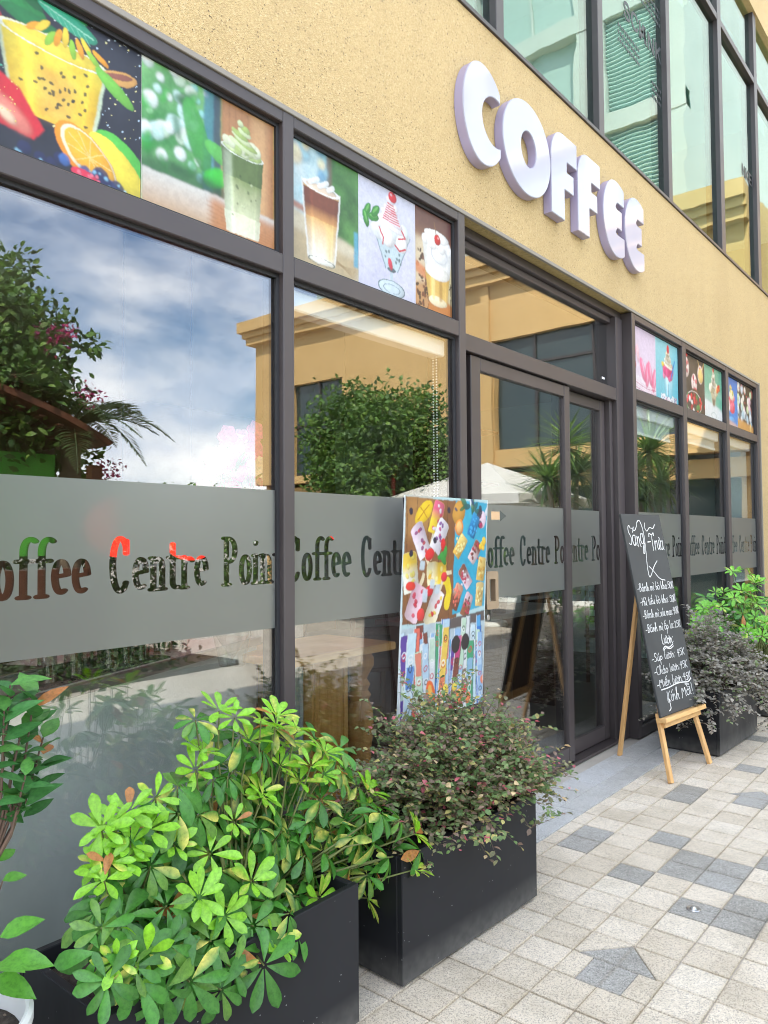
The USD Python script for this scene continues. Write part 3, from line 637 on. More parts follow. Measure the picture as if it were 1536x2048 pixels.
def p_sundae_white(P):                  # sundae with a cherry on a pale lilac ground
    A = P.a; P.grad((206, 208, 232), (222, 224, 244)); P.put(np.clip((P.noise(3) - .4) * 2, 0, 1), (238, 238, 250), .5)
    x = A * .56; P.poly(glass_pts(x, .26, .62, .085, .27), (196, 218, 226), .9, 1); P.line([(x - .085, .26), (x - .27, .62)], .006, (110, 135, 145), .8); P.line([(x + .085, .26), (x + .27, .62)], .006, (110, 135, 145), .8)
    P.line([(x, .27), (x, .17)], .02, (190, 212, 222), .9); P.ell(x, .09, .19, .075, (204, 222, 232)); P.ring(x, .09, .19, .075, (92, 116, 124), .08); P.ring(x, .09, .12, .04, (130, 150, 160), .1); P.ell(x, .26, .06, .02, (80, 100, 110))
    P.blobs(22, x - .2, x + .2, .5, .66, .06, .1, [(240, 244, 248), (226, 236, 240), (248, 246, 246)], .9, 1)
    for k in range(6): P.ell(x + .02 * math.sin(k * 2), .66 + k * .045, .17 - k * .022, .04, [(246, 244, 248), (236, 228, 236)][k % 2], -10)
    for k in range(8): P.line([(x - .12 + .01 * k, .70 + .022 * k), (x + .12 - .012 * k, .69 + .022 * k)], .006, (216, 56, 82), .9)
    for pts in ([(x - .17, .6), (x - .11, .52), (x - .12, .46)], [(x + .15, .66), (x + .2, .6), (x + .1, .57)], [(x + .05, .5), (x + .12, .46), (x + .2, .5)]): P.line(pts, .008, (206, 44, 66))
    P.ell(x - .02, .31, .03, .055, (206, 60, 84), 20); P.blobs(9, x - .1, x + .14, .32, .5, .01, .016, [(60, 90, 96)], .8, .8)
    P.ell(x + .02, .925, .058, .05, (222, 40, 62)); P.ell(x, .94, .018, .014, (250, 190, 200)); P.line([(x + .03, .96), (x + .09, 1.02)], .006, (90, 70, 60))
    for q in ((-.33, .70, 60), (-.25, .66, 10), (-.35, .62, 110), (-.22, .72, 45)): P.ell(x + q[0], q[1], .075, .038, (48, 128, 52), q[2]); P.ell(x + q[0], q[1] + .01, .05, .012, (110, 184, 92), q[2], .8)

def p_frappe(P):                        # whipped coffee with a cherry over wood and beans
    A = P.a; P.fill((120, 78, 66)); P.grad((196, 150, 104), (104, 66, 60), .25, .85)
    P.poly([(0, .25), (A * .4, .3), (A * .4, .68), (0, .7)], (222, 206, 176), .9, 4); P.poly([(A * .85, .1), (A, .1), (A, .7), (A * .85, .7)], (222, 214, 170), .8, 3)
    P.blobs(60, 0, A * .4, .0, .62, .016, .03, [(70, 36, 26), (52, 28, 20), (110, 62, 44)], .95, .7, .65); P.poly([(0, .36), (A * .35, .3), (A * .38, .40), (0, .46)], (216, 132, 84), .85, 2)
    P.poly([(A * .3, 0), (A, 0), (A, .14), (A * .4, .24)], (200, 128, 68), 1, 2)
    x = A * .58; P.shade(glass_pts(x, .14, .46, .15, .21), (226, 190, 110), (214, 172, 84), .14, .46); P.ell(x, .14, .15, .05, (240, 226, 190)); P.poly(glass_pts(x + .05, .15, .44, .025, .03), (168, 126, 60), .7, 1.5); P.poly(glass_pts(x - .07, .15, .44, .02, .03), (246, 224, 150), .8, 1.5)
    P.poly(glass_pts(x, .42, .70, .2, .245), (240, 240, 236), 1, 1); P.ell(x, .42, .2, .07, (240, 238, 230)); P.ell(x + .03, .60, .15, .1, (226, 228, 230), 0, .7, 2); P.ring(x + .03, .60, .14, .085, (200, 204, 210), .12)
    P.cyl(x, .14, .70, .17, .245, .35)
    for k in range(10): P.ell(x - .2 + .045 * k, .70 + .03 * math.sin(k * 1.9), .055, .05, (246, 246, 244), 0, 1, 1)
    P.ell(x - .01, .77, .2, .06, (248, 248, 246)); P.ell(x, .745, .052, .055, (190, 22, 34)); P.ell(x + .015, .765, .015, .013, (250, 170, 170)); P.line([(x - .02, .79), (x - .05, .90)], .006, (130, 96, 60))
    P.line([(A * .93, .05), (A * .93, .36)], .006, (60, 44, 36)); P.line([(A * .9, .3), (A * .99, .36)], .006, (60, 44, 36))

def p_pinkice(P):                       # pink ice lollies and strawberries
    A = P.a; P.grad((240, 222, 236), (226, 208, 232), 0, 1); P.poly([(0, 0), (A, 0), (A, .16), (0, .28)], (246, 236, 244), 1, 2)
    for q in ((.40, .36, 30), (.55, .30, -8), (.66, .34, 18), (.80, .26, -15)): P.ell(q[0] * A * 1.15, q[1], .085, .20, (232, 96, 142), q[2], .85, 1.2); P.ell(q[0] * A * 1.15 + .03, q[1] + .03, .03, .14, (250, 190, 214), q[2], .8, 1.5)
    P.ell(.1, .40, .09, .085, (208, 34, 56)); P.ell(.02, .30, .08, .06, (226, 70, 90)); P.line([(.14, .48), (.2, .66)], .02, (244, 170, 190), .9, 1); P.ell(.26, .58, .05, .14, (246, 196, 206), 10, .9, 1.5)
    for k in range(4): P.line([(.05, .2 - .04 * k), (A * .6, .12 - .03 * k), (A, .14 - .03 * k)], .006, (196, 60, 110) if k % 2 else (235, 200, 215), .8)

def p_bluecup(P):                       # ice-cream sundae in a blue cup
    A = P.a; P.grad((104, 190, 206), (150, 216, 226)); P.ell(A * .55, .06, .36, .09, (238, 240, 240)); P.blobs(40, A * .2, A * .9, .0, .13, .012, .022, [(60, 130, 200), (230, 90, 120), (250, 250, 250), (90, 60, 120)], .9, .7)
    x = A * .54; P.shade(glass_pts(x, .1, .46, .15, .2), (122, 196, 214), (184, 228, 236), .1, .45); P.poly(glass_pts(x - .05, .12, .44, .02, .03), (230, 246, 250), .7, 1.5)
    P.blobs(22, x - .2, x + .18, .42, .58, .05, .085, [(222, 80, 140), (240, 130, 172), (200, 50, 110)], .95, 1); P.ell(x - .24, .60, .06, .04, (238, 206, 70)); 
    for k in range(7): P.ell(x + .02 * math.sin(k * 2.2), .60 + .036 * k, .2 - .022 * k, .04, [(248, 242, 224), (226, 214, 180)][k % 2], -8)
    for k in range(6): P.line([(x - .14 + .045 * k, .62), (x - .06 + .02 * k, .78)], .007, (74, 54, 50), .85)
    P.cyl(x, .1, .46, .15, .2)
    P.ell(x, .87, .055, .075, (214, 30, 52)); P.line([(x + .12, .42), (x + .30, .72)], .018, (30, 128, 200)); P.line([(x - .02, .1), (x - .02, .3)], .008, (40, 90, 110))

def p_berries(P):                       # dark print with cones, berries and cream
    A = P.a; P.fill((44, 38, 36)); P.marb(np.ones_like(P.U), [(34, 30, 30), (84, 72, 66)], 5, .7)
    for q in ((.14, .74), (.40, .52), (.62, .72)): P.ell(q[0] * A * 1.3, q[1], .15, .17, (238, 214, 206)); P.blobs(9, q[0] * A * 1.3 - .1, q[0] * A * 1.3 + .1, q[1] - .12, q[1] + .12, .03, .05, [(206, 36, 56), (168, 24, 60), (250, 240, 230)], .9, .8)
    P.ell(A * .82, .70, .13, .13, (236, 200, 120)); P.line([(A * .7, .98), (A * .78, .76)], .014, (226, 190, 130)); P.line([(A * .98, .96), (A * .86, .76)], .014, (226, 190, 130)); P.poly([(A * .42, .42), (A * .70, .42), (A * .56, .14)], (92, 54, 36)); P.ell(A * .2, .96, .05, .04, (214, 30, 44))
    P.ring(A * .5, .18, .42, .2, (236, 228, 220), .06); P.blobs(34, 0, A, .02, .3, .035, .065, [(206, 30, 48), (228, 60, 76), (150, 24, 40), (236, 228, 224), (70, 120, 60)], .95, .8)

def p_greencup(P):                      # sundae glass on a green ground
    A = P.a; P.grad((208, 224, 216), (112, 176, 148), .1, .6); P.poly([(0, 0), (A, 0), (A, .25), (0, .34)], (232, 236, 236), 1, 1.5); P.poly([(A * .6, .3), (A, .2), (A, .42), (A * .6, .5)], (80, 170, 140), .8, 3)
    x = A * .5; P.poly(glass_pts(x, .26, .56, .06, .2), (196, 182, 150), .9, 1); P.poly(glass_pts(x, .26, .4, .05, .1), (92, 66, 52), .8, 2); P.line([(x, .27), (x, .14)], .018, (206, 222, 220)); P.ring(x, .09, .15, .06, (130, 160, 156), .12)
    P.blobs(16, x - .2, x + .2, .52, .66, .06, .09, [(232, 222, 180), (214, 202, 150), (246, 240, 220)], .95, 1)
    for k in range(6): P.ell(x + .015 * math.sin(k * 2), .64 + .05 * k, .16 - .02 * k, .045, [(244, 238, 222), (220, 210, 180)][k % 2], -8)
    for k in range(5): P.line([(x - .12 + .05 * k, .5), (x - .05 + .02 * k, .78)], .009, (70, 48, 42), .9)
    P.ell(x, .93, .05, .04, (216, 44, 52)); P.ell(x + .27, .62, .13, .06, (230, 120, 60), 35); P.blobs(6, x + .2, x + .36, .56, .7, .02, .03, [(190, 50, 44)], .9, .8)

def p_sky(P):                           # strawberry sundae on bright blue
    A = P.a; P.grad((30, 132, 206), (34, 110, 190)); x = A * .5; P.ell(x, .44, .23, .16, (226, 60, 100), -20); P.blobs(16, x - .2, x + .2, .32, .6, .04, .07, [(240, 120, 150), (246, 226, 226), (206, 30, 70)], .9, .8); P.ell(x + .02, .64, .16, .1, (246, 232, 196)); P.blobs(6, x - .1, x + .12, .66, .8, .03, .05, [(110, 170, 60), (246, 200, 60)], .9, .8); P.ell(x, .16, .2, .05, (90, 170, 226)); P.poly([(0, 0), (A, 0), (A, .07), (0, .16)], (216, 176, 160), .9, 2)

def p_cones(P):                         # coloured ice-cream scoops on dark ground
    A = P.a; P.fill((40, 34, 36)); P.blobs(22, 0, A, .45, .9, .07, .10, [(206, 224, 178), (214, 226, 240), (236, 196, 206), (240, 230, 220), (150, 84, 70)], .95, 1); P.blobs(20, 0, A, .1, .5, .06, .1, [(196, 216, 230), (170, 200, 214), (90, 110, 120), (232, 236, 240)], .85, 1.2)
    P.poly([(0, 0), (A, 0), (A, .16), (0, .24)], (206, 152, 84), .95, 2); P.ell(A * .8, .12, .07, .1, (230, 190, 120)); P.blobs(10, 0, A, .55, .95, .02, .03, [(206, 60, 80), (96, 56, 44)], .9, .7)

PRINT = printed()
def transom_print(fn, x0, x1, z0, z1, n, label, seed):
    P = Print(x1 - x0, z1 - z0, n, seed); fn(P)
    m, c = P.mesh(x0, YG - .0015, z0)
    p = thing("drink_poster", label, "poster", ((x0 + x1) / 2, YG - .0015, z0), group=None)
    part(p, "print", m, PRINT, paint=c)
    part(p, "film_back", box(x0, x1, YG - .0012, YG - .0004, z0, z1), plain("film_white", (.8, .8, .8), 0.5))
Z0, Z1 = 2.4525, 2.945
for a in ((p_splash, .828, 1.312, 220, "fruit drink poster on black with orange slice, strawberry and splashes, leftmost in the transom"),
          (p_matcha, 1.3145, 1.872, 210, "iced green matcha cup poster with leaves and wooden table in the transom"),
          (p_latte, 1.940, 2.338, 190, "layered iced coffee glass poster beside the first mullion"),
          (p_sundae_white, 2.3395, 2.729, 190, "white sundae with red sauce and cherry poster on pale lilac ground"),
          (p_frappe, 2.7305, 3.030, 180, "whipped coffee with cherry poster over wood and coffee beans, next to the doorway"),
          (p_pinkice, 5.263, 5.745, 130, "pink ice lollies and strawberries poster right of the doorway"),
          (p_bluecup, 5.7465, 6.251, 130, "sundae in blue cup with cherry poster on turquoise ground"),
          (p_berries, 6.346, 6.93, 110, "dark poster of cream cones and red berries"),
          (p_greencup, 6.932, 7.453, 110, "sundae glass with cherry poster on green ground"),
          (p_sky, 7.546, 7.96, 90, "strawberry sundae poster on bright blue ground"),
          (p_cones, 7.962, 8.544, 90, "coloured ice-cream scoops poster on dark ground, rightmost in the transom")):
    transom_print(a[0], a[1], a[2], Z0, Z1, a[3], a[4], seed=int(a[3] + a[1] * 100))

# ---- banner stand
def popsicle(P, x, y, a, L, W, c1, c2, spots, stick=1):
    ca, sa = math.cos(math.radians(a)), math.sin(math.radians(a)); x *= P.kx; kx, P.kx = P.kx, 1.0; W *= 1.0 if kx == 1.0 else 1.12
    def q(u, v): return (x + u * ca - v * sa, y + u * sa + v * ca)
    P.poly([q(-W * 1.1, -L * .9), q(W * .9, -L * 1.05), q(W * 1.1, L * .8), q(-W * .9, L * .95)], (40, 24, 16), .45, 4)
    if stick: P.poly([q(-W * .22, -L * 1.75), q(W * .22, -L * 1.75), q(W * .22, -L * .9), q(-W * .22, -L * .9)], (238, 222, 186))
    body = Polygon([q(-W, -L), q(W, -L), q(W, L * .9), q(W * .7, L), q(-W * .7, L), q(-W, L * .9)]).buffer(W * .12)
    m = P.soft(shapely.contains_xy(body, P.U, P.V), .7); P.put(m, c1)
    t = np.clip((-(P.U - x) * sa + (P.V - y) * ca) / L * 1.5 + .3, 0, 1) * m; P.put(t, c2, .95)
    for k in range(7):
        u, v = P.r.uniform(-.7, .7) * W, P.r.uniform(-.8, .8) * L; X, Y = q(u, v); P.ell(X, Y, W * .3, W * .22, spots[k % len(spots)], P.r.uniform(0, 180), .9, .6)
    sd = np.clip(1 + .30 * (-((P.U - x) * ca + (P.V - y) * sa) / W) - .12, .55, 1.3); mm = m[..., None]; P.C = P.C * (1 - mm) + np.clip(P.C * sd[..., None], 0, 1) * mm; P.kx = kx

def p_banner(P):
    A = P.a; P.fill((190, 222, 226))
    # left: lollies on brown boards
    P.kx = .86; m = P.inside([(.012, .435), (A * .63, .42), (A * .65, .985), (.012, .995)], .8); P.marb(m, [(96, 58, 34), (150, 98, 56)], 3, 1); P.poly([(.02, .8), (.25, .85), (.25, .995), (.02, .995)], (214, 160, 90), .55, 8)
    for k in range(5): P.line([(.09 * k + .06, .43), (.09 * k + .02, .99)], .002, (62, 36, 22), .7)
    P.ell(.17, .925, .075, .04, (246, 206, 40), 40); P.line([(.12, .89), (.21, .96)], .003, (200, 140, 20)); P.line([(.14, .95), (.2, .9)], .003, (200, 140, 20))
    popsicle(P, .285, .905, -18, .075, .034, (248, 214, 60), (232, 92, 140), [(250, 236, 240), (216, 50, 100)]); popsicle(P, .15, .80, 30, .075, .036, (246, 234, 240), (236, 214, 230), [(150, 50, 120), (214, 50, 70)], 1); popsicle(P, .315, .82, -32, .075, .034, (244, 236, 242), (244, 236, 242), [(120, 50, 140), (200, 60, 130)])
    popsicle(P, .07, .66, 12, .082, .044, (248, 244, 226), (250, 210, 50), [(252, 226, 110)]); popsicle(P, .30, .645, 92, .07, .042, (248, 206, 60), (250, 240, 200), [(252, 232, 150), (246, 190, 40)])
    popsicle(P, .12, .525, 155, .08, .038, (244, 200, 216), (248, 216, 226), [(206, 40, 70), (226, 70, 100)]); popsicle(P, .285, .49, 152, .082, .036, (248, 236, 236), (246, 232, 190), [(206, 30, 50), (236, 200, 60)])
    P.line([(.40, .61), (.42, .56), (.40, .5)], .022, (246, 216, 40)); P.ell(.23, .735, .035, .028, (220, 46, 50), 20); P.ell(.17, .47, .03, .028, (226, 60, 60)); P.ell(.08, .60, .035, .02, (226, 60, 50)); P.ell(.24, .57, .03, .025, (216, 40, 50)); P.ell(.37, .63, .025, .025, (220, 50, 60)); P.ell(.35, .78, .02, .03, (214, 40, 46))
    for q in ((.17, .69), (.20, .545), (.31, .575), (.2, .56), (.26, .60)): P.poly([(q[0] - .02, q[1] - .02), (q[0] + .02, q[1] - .024), (q[0] + .024, q[1] + .018), (q[0] - .016, q[1] + .022)], (206, 222, 232), .9, 1)
    for q in ((.34, .73, 20), (.37, .74, 70), (.355, .715, 130)): P.ell(q[0], q[1], .035, .016, (54, 140, 56), q[2])
    for q in ((.06, .93), (.075, .745), (.27, .80), (.40, .94)): P.ell(q[0], q[1], .014, .016, (34, 26, 50))
    P.kx = 1.0
    # right: bars on turquoise
    m = P.inside([(A * .58, .45), (A - .01, .47), (A - .005, .985), (A * .58, .985)], .8); P.marb(m, [(24, 150, 190), (70, 196, 222)], 3, 1)
    x0 = A * .58
    P.ell(x0 + .03, .93, .05, .06, (206, 150, 60), -30); P.blobs(12, x0, x0 + .3, .93, .99, .015, .05, [(40, 100, 60), (30, 60, 110), (20, 80, 80), (230, 230, 235)], .9, .8, .4); P.ell(x0 + .035, .86, .035, .04, (246, 150, 60)); P.ell(x0 + .035, .86, .025, .03, (250, 190, 120)); P.ell(A - .05, .9, .035, .045, (236, 210, 225)); P.blobs(6, A - .1, A - .02, .86, .96, .01, .02, [(170, 40, 90), (40, 40, 60)], .9, .7)
    def bar(x, y, a, c1, c2, sp):
        popsicle(P, x, y, a, .055, .03, c1, c2, sp, 0); P.blobs(10, x - .03, x + .03, y - .04, y + .04, .006, .009, sp, .9, .6)
    bar(x0 + .16, .87, -25, (30, 120, 180), (40, 150, 210), [(60, 170, 226)]); bar(x0 + .05, .77, -38, (240, 190, 80), (250, 220, 130), [(252, 232, 160)]); bar(x0 + .18, .74, -38, (236, 214, 214), (140, 70, 50), [(196, 50, 80), (110, 50, 40)]); bar(A - .045, .655, -10, (226, 190, 100), (236, 204, 120), [(246, 226, 150), (200, 150, 60)])
    bar(x0 + .10, .62, 40, (236, 206, 216), (150, 84, 56), [(186, 40, 76), (240, 230, 236)]); bar(x0 + .03, .53, -25, (120, 66, 46), (240, 180, 150), [(236, 120, 100)]); bar(x0 + .12, .485, -28, (150, 90, 60), (238, 206, 214), [(196, 50, 86), (100, 60, 40)]); bar(A - .055, .53, -6, (232, 196, 120), (240, 210, 140), [(250, 232, 170), (206, 160, 80)]); P.blobs(6, A - .06, A - .02, .75, .82, .01, .02, [(246, 200, 60)], .9, .6)
    # below: a row of wrapped lollies
    m = P.inside([(.0, .0), (A, .0), (A, .445), (.0, .415)], .8); P.marb(m, [(150, 170, 180), (206, 222, 228)], 4, 1); P.poly([(A * .5, .38), (A, .4), (A, .45), (A * .5, .43)], (70, 44, 36), .9, 1)
    cols = [(206, 232, 244), (84, 170, 226), (40, 120, 206), (186, 214, 236), (226, 232, 236), (60, 156, 110), (232, 110, 90), (246, 206, 90), (150, 190, 230), (206, 60, 130), (120, 60, 48), (196, 226, 200), (90, 60, 150), (240, 240, 244)]
    for k in range(44):
        x = .02 + (A - .05) * ((k * 17) % 44) / 43 + P.r.uniform(-.01, .01); t = P.r.uniform(-.05, .05); top = P.r.uniform(.30, .44); w = P.r.uniform(.018, .032); c = cols[P.r.integers(len(cols))]
        P.poly([(x - w, 0), (x + w, 0), (x + w + t, top), (x - w + t, top)], c, 1, .7); P.line([(x - w, 0), (x - w + t, top)], .003, (250, 250, 250), .7); P.line([(x + w, 0), (x + w + t, top)], .003, (30, 40, 70), .6)
        c2 = cols[P.r.integers(len(cols))]; y = P.r.uniform(.05, .25); P.poly([(x - w * .8 + t * y / top, y), (x + w * .8 + t * y / top, y), (x + w * .8 + t * (y + .1) / top, y + .1), (x - w * .8 + t * (y + .1) / top, y + .1)], c2, .85, .6)
        for j in range(6):
            yy = P.r.uniform(.03, top - .04); xx = x + t * yy / top; P.ring(xx, yy, w * .6, .014, [(24, 26, 40), (250, 250, 250), (206, 40, 50)][P.r.integers(3)], .4, P.r.uniform(0, 90), .85)
    P.ell(.24, .10, .035, .07, (230, 100, 40), 15); P.ell(.24, .10, .018, .05, (250, 180, 80), 15); P.ell(A * .63, .31, .035, .04, (30, 26, 30)); P.ell(A * .75, .31, .035, .04, (30, 26, 30)); P.blobs(10, A * .5, A, .03, .16, .02, .03, [(226, 40, 50), (240, 120, 60), (250, 214, 80)], .9, .7)
    # pale edge
    for (x0, x1) in ((-.01, .008), (A - .006, A + .01)): P.poly([(x0, -.01), (x1, -.01), (x1, 1.01), (x0, 1.01)], (226, 240, 242), .9, .5)

bn = thing("banner_stand", "tall ice lolly banner on a stand in front of the window beside the sliding door", "banner", (2.80, -.10, 0))
P = Print(.657, .965, 400, 5); p_banner(P)
m, c = P.mesh(2.446, -.062, .62, .068)
part(bn, "printed_sheet", m, PRINT, paint=c)
part(bn, "sheet_back", (np.array([[2.446, -.0612, .62], [3.103, -.0612, .62], [3.171, -.0612, 1.585], [2.514, -.0612, 1.585]]), np.array([[0, 2, 1], [0, 3, 2]])), plain("film_white", (.8, .8, .8), 0.5))
POLE = plain("black_pole", (.03, .03, .035), 0.4)
part(bn, "pole", cat([tube([(2.745, -.02, .03), (3.155, -.05, 1.575)], .006)]), POLE)
part(bn, "pole", cat([tube([(2.745, -.02, .03), (2.525, -.05, 1.575)], .006)]), POLE)
part(bn, "pole", cat([tube([(2.745, -.02, .03), (2.455, -.058, .63)], .005)]), POLE)
part(bn, "pole", cat([tube([(2.745, -.02, .03), (3.09, -.058, .63)], .005)]), POLE)
part(bn, "foot", cat([tube([(2.60, -.12, .012), (2.745, -.03, .03), (2.89, -.12, .012)], .008)]), POLE)
# ------------------------------------------------------------------ planters and plants
BLACKP = mat("planter_black", {"g": ("geometry", {}), "mp": ("mapping", {"scale": (1, 1, .35)}), "n": ("noise_texture", {"scale": 6.0, "detail": 8.0, "roughness": .7}), "r": ("rgb_ramp", {"ramp": [(.30, (.007, .0075, .009)), (.62, (.012, .0125, .0145)), (.78, (.024, .025, .027))]}),
      "v": ("voronoi_texture", {"scale": 46.0}), "s": ("rgb_ramp", {"ramp": [(0, (1, 1, 1)), (.07, (1, 1, 1)), (.10, (0, 0, 0)), (1, (0, 0, 0))]}), "n2": ("noise_texture", {"scale": 9.0, "detail": 4.0}), "s2": ("rgb_ramp", {"ramp": [(.0, (0, 0, 0)), (.52, (0, 0, 0)), (.57, (.7, .7, .7)), (1, (.8, .8, .8))]}), "mm": ("mix", {"mix_type": "multiply", "fac": 1.0}),
      "m": ("mix", {"color2": (.34, .34, .34)}), "sx": ("separate_xyz", {}), "dz": ("map_range", {"from_min": 0.0, "from_max": 0.11, "to_min": 1.0, "to_max": 0.0, "clamp": True}), "dn": ("noise_texture", {"scale": 26.0, "detail": 6.0}), "dm": ("math", {"math_type": "multiply"}), "dd": ("mix", {"color2": (.13, .125, .115)}), "p": ("principled_bsdf", {"roughness": 0.36, "specular_ior_level": 0.22}), "mr": ("map_range", {"from_min": .3, "from_max": .7, "to_min": .36, "to_max": .55})},
      [("g.position", "mp.vector"), ("mp.vector", "n.vector"), ("n.fac", "r.fac"), ("g.position", "v.vector"), ("v.distance", "s.fac"), ("g.position", "n2.vector"), ("n2.fac", "s2.fac"), ("s.color", "mm.color1"), ("s2.color", "mm.color2"), ("mm.color", "m.fac"), ("r.color", "m.color1"), ("g.position", "sx.vector"), ("sx.z", "dz.value"), ("g.position", "dn.vector"), ("dz.result", "dm.value1"), ("dn.fac", "dm.value2"), ("dm.value", "dd.fac"), ("m.color", "dd.color1"), ("dd.color", "p.base_color"), ("n.fac", "mr.value"), ("mr.result", "p.roughness")])
SOIL = worn("potting_soil", (.018, .013, .010), (.075, .055, .042), 38.0, 0.95, 1.0, 70.0)
LEAF = leafy("glossy_leaf", .26, .30); MATTLEAF = leafy("matt_leaf", .30, .55)
STEM = worn("green_stem", (.10, .13, .03), (.17, .18, .06), 12.0, 0.6)
TWIG = worn("brown_twig", (.075, .045, .03), (.16, .10, .07), 20.0, 0.7)

def planter(L, D, H, label, loc, rz):
    p = thing("planter_box", label, "planter", loc, rz, group="black planter boxes along the shopfront")
    t = .022
    def q(*a): return bbox(*a, .0025)
    part(p, "side_panel", q(0, L, 0, t, .012, H), BLACKP, local=True, label="front panel")
    part(p, "side_panel", q(0, L, D - t, D, .012, H), BLACKP, local=True)
    part(p, "side_panel", q(.0005, t, t + .0005, D - t - .0005, .012, H - .0005), BLACKP, local=True)
    part(p, "side_panel", q(L - t, L - .0005, t + .0005, D - t - .0005, .012, H - .0005), BLACKP, local=True)
    part(p, "plinth", q(.015, L - .015, .015, D - .015, 0, .0115), plain("plinth_black", (.02, .02, .02), .6), local=True)
    X, Y = np.meshgrid(np.linspace(t, L - t, 24), np.linspace(t, D - t, 12))
    Z = H - .065 + .03 * (meshkit.fbm(np.stack([X * 22, Y * 22, X * 0], -1), 3, 3) - .5)
    i = np.arange(X.size).reshape(X.shape)
    part(p, "soil", (np.stack([X, Y, Z], -1).reshape(-1, 3), np.stack([i[:-1, :-1], i[:-1, 1:], i[1:, 1:], i[1:, :-1]], -1).reshape(-1, 4)), SOIL, local=True, smooth=True)
    return p
pl = planter(.80, .38, .405, "black planter nearest the camera holding the variegated umbrella plant", (.862, -.553, 0), 0.0)
dup(pl, "planter_box", (1.872, -.545, 0), -.040, "black planter with scuffed corner holding the pinkish fringe shrub beside the banner")
dup(pl, "planter_box", (5.075, -.567, 0), -.030, "black planter behind the menu board holding the dark purple shrub")
dup(pl, "planter_box", (6.42, -.570, 0), -.02, "black planter cut by the right edge of the photo holding the bright green shrub")

def unit(v): return v / np.maximum(np.linalg.norm(v, axis=-1, keepdims=True), 1e-9)

def blade(c, d, n, L, W, curl, fold, prof, rows=6):
    """one leaf: from c along d, face towards n; returns vertices (rows*3) and the grid faces"""
    d = unit(d); n = unit(n - d * (n @ d)); s = np.cross(d, n)
    t = np.linspace(0, 1, rows); w = np.interp(t, *prof) * W / 2
    bend = curl * t * t
    mid = c + np.outer(t * L * (1 - .12 * abs(curl) * t), d) - np.outer(bend * L, n)
    up = np.outer(w * fold, n)
    v = np.stack([mid - w[:, None] * s + up, mid, mid + w[:, None] * s + up], 1).reshape(-1, 3)
    return v
def blade_faces(rows=6):
    f = []
    for i in range(rows - 1):
        for k in range(2):
            a = i * 3 + k; f += [[a, a + 1, a + 4], [a, a + 4, a + 3]]
    return np.array(f)
OBOV = ((0, .08, .3, .5, .65, .80, .91, 1), (.05, .18, .58, .86, .98, .94, .66, .10))
OVATE = ((0, .08, .3, .55, .8, 1), (.05, .45, .95, .9, .5, .02))

def leaf_paint(v, rows, base, tip, rib, r, var=0.0, yellow=(.66, .60, .14)):
    t = np.repeat(np.linspace(0, 1, rows), 3)[:, None]; c = np.array(base) * (1 - t) + np.array(tip) * t
    c = c.reshape(rows, 3, 3); c[:, 1] = c[:, 1] * .6 + np.array(rib) * .4
    if var > 0:
        side = r.integers(3)
        k = [0, 2, 1][side]; m = np.clip(r.normal(.8, .3, rows), 0, 1)[:, None] * var
        c[:, k] = c[:, k] * (1 - m) + np.array(yellow) * m
        if side != 2: c[:, 1] = c[:, 1] * (1 - m * .7) + np.array(yellow) * m * .7
    c[:, 0] *= 1.18; c[:, 2] *= 1.18
    return c.reshape(-1, 3)

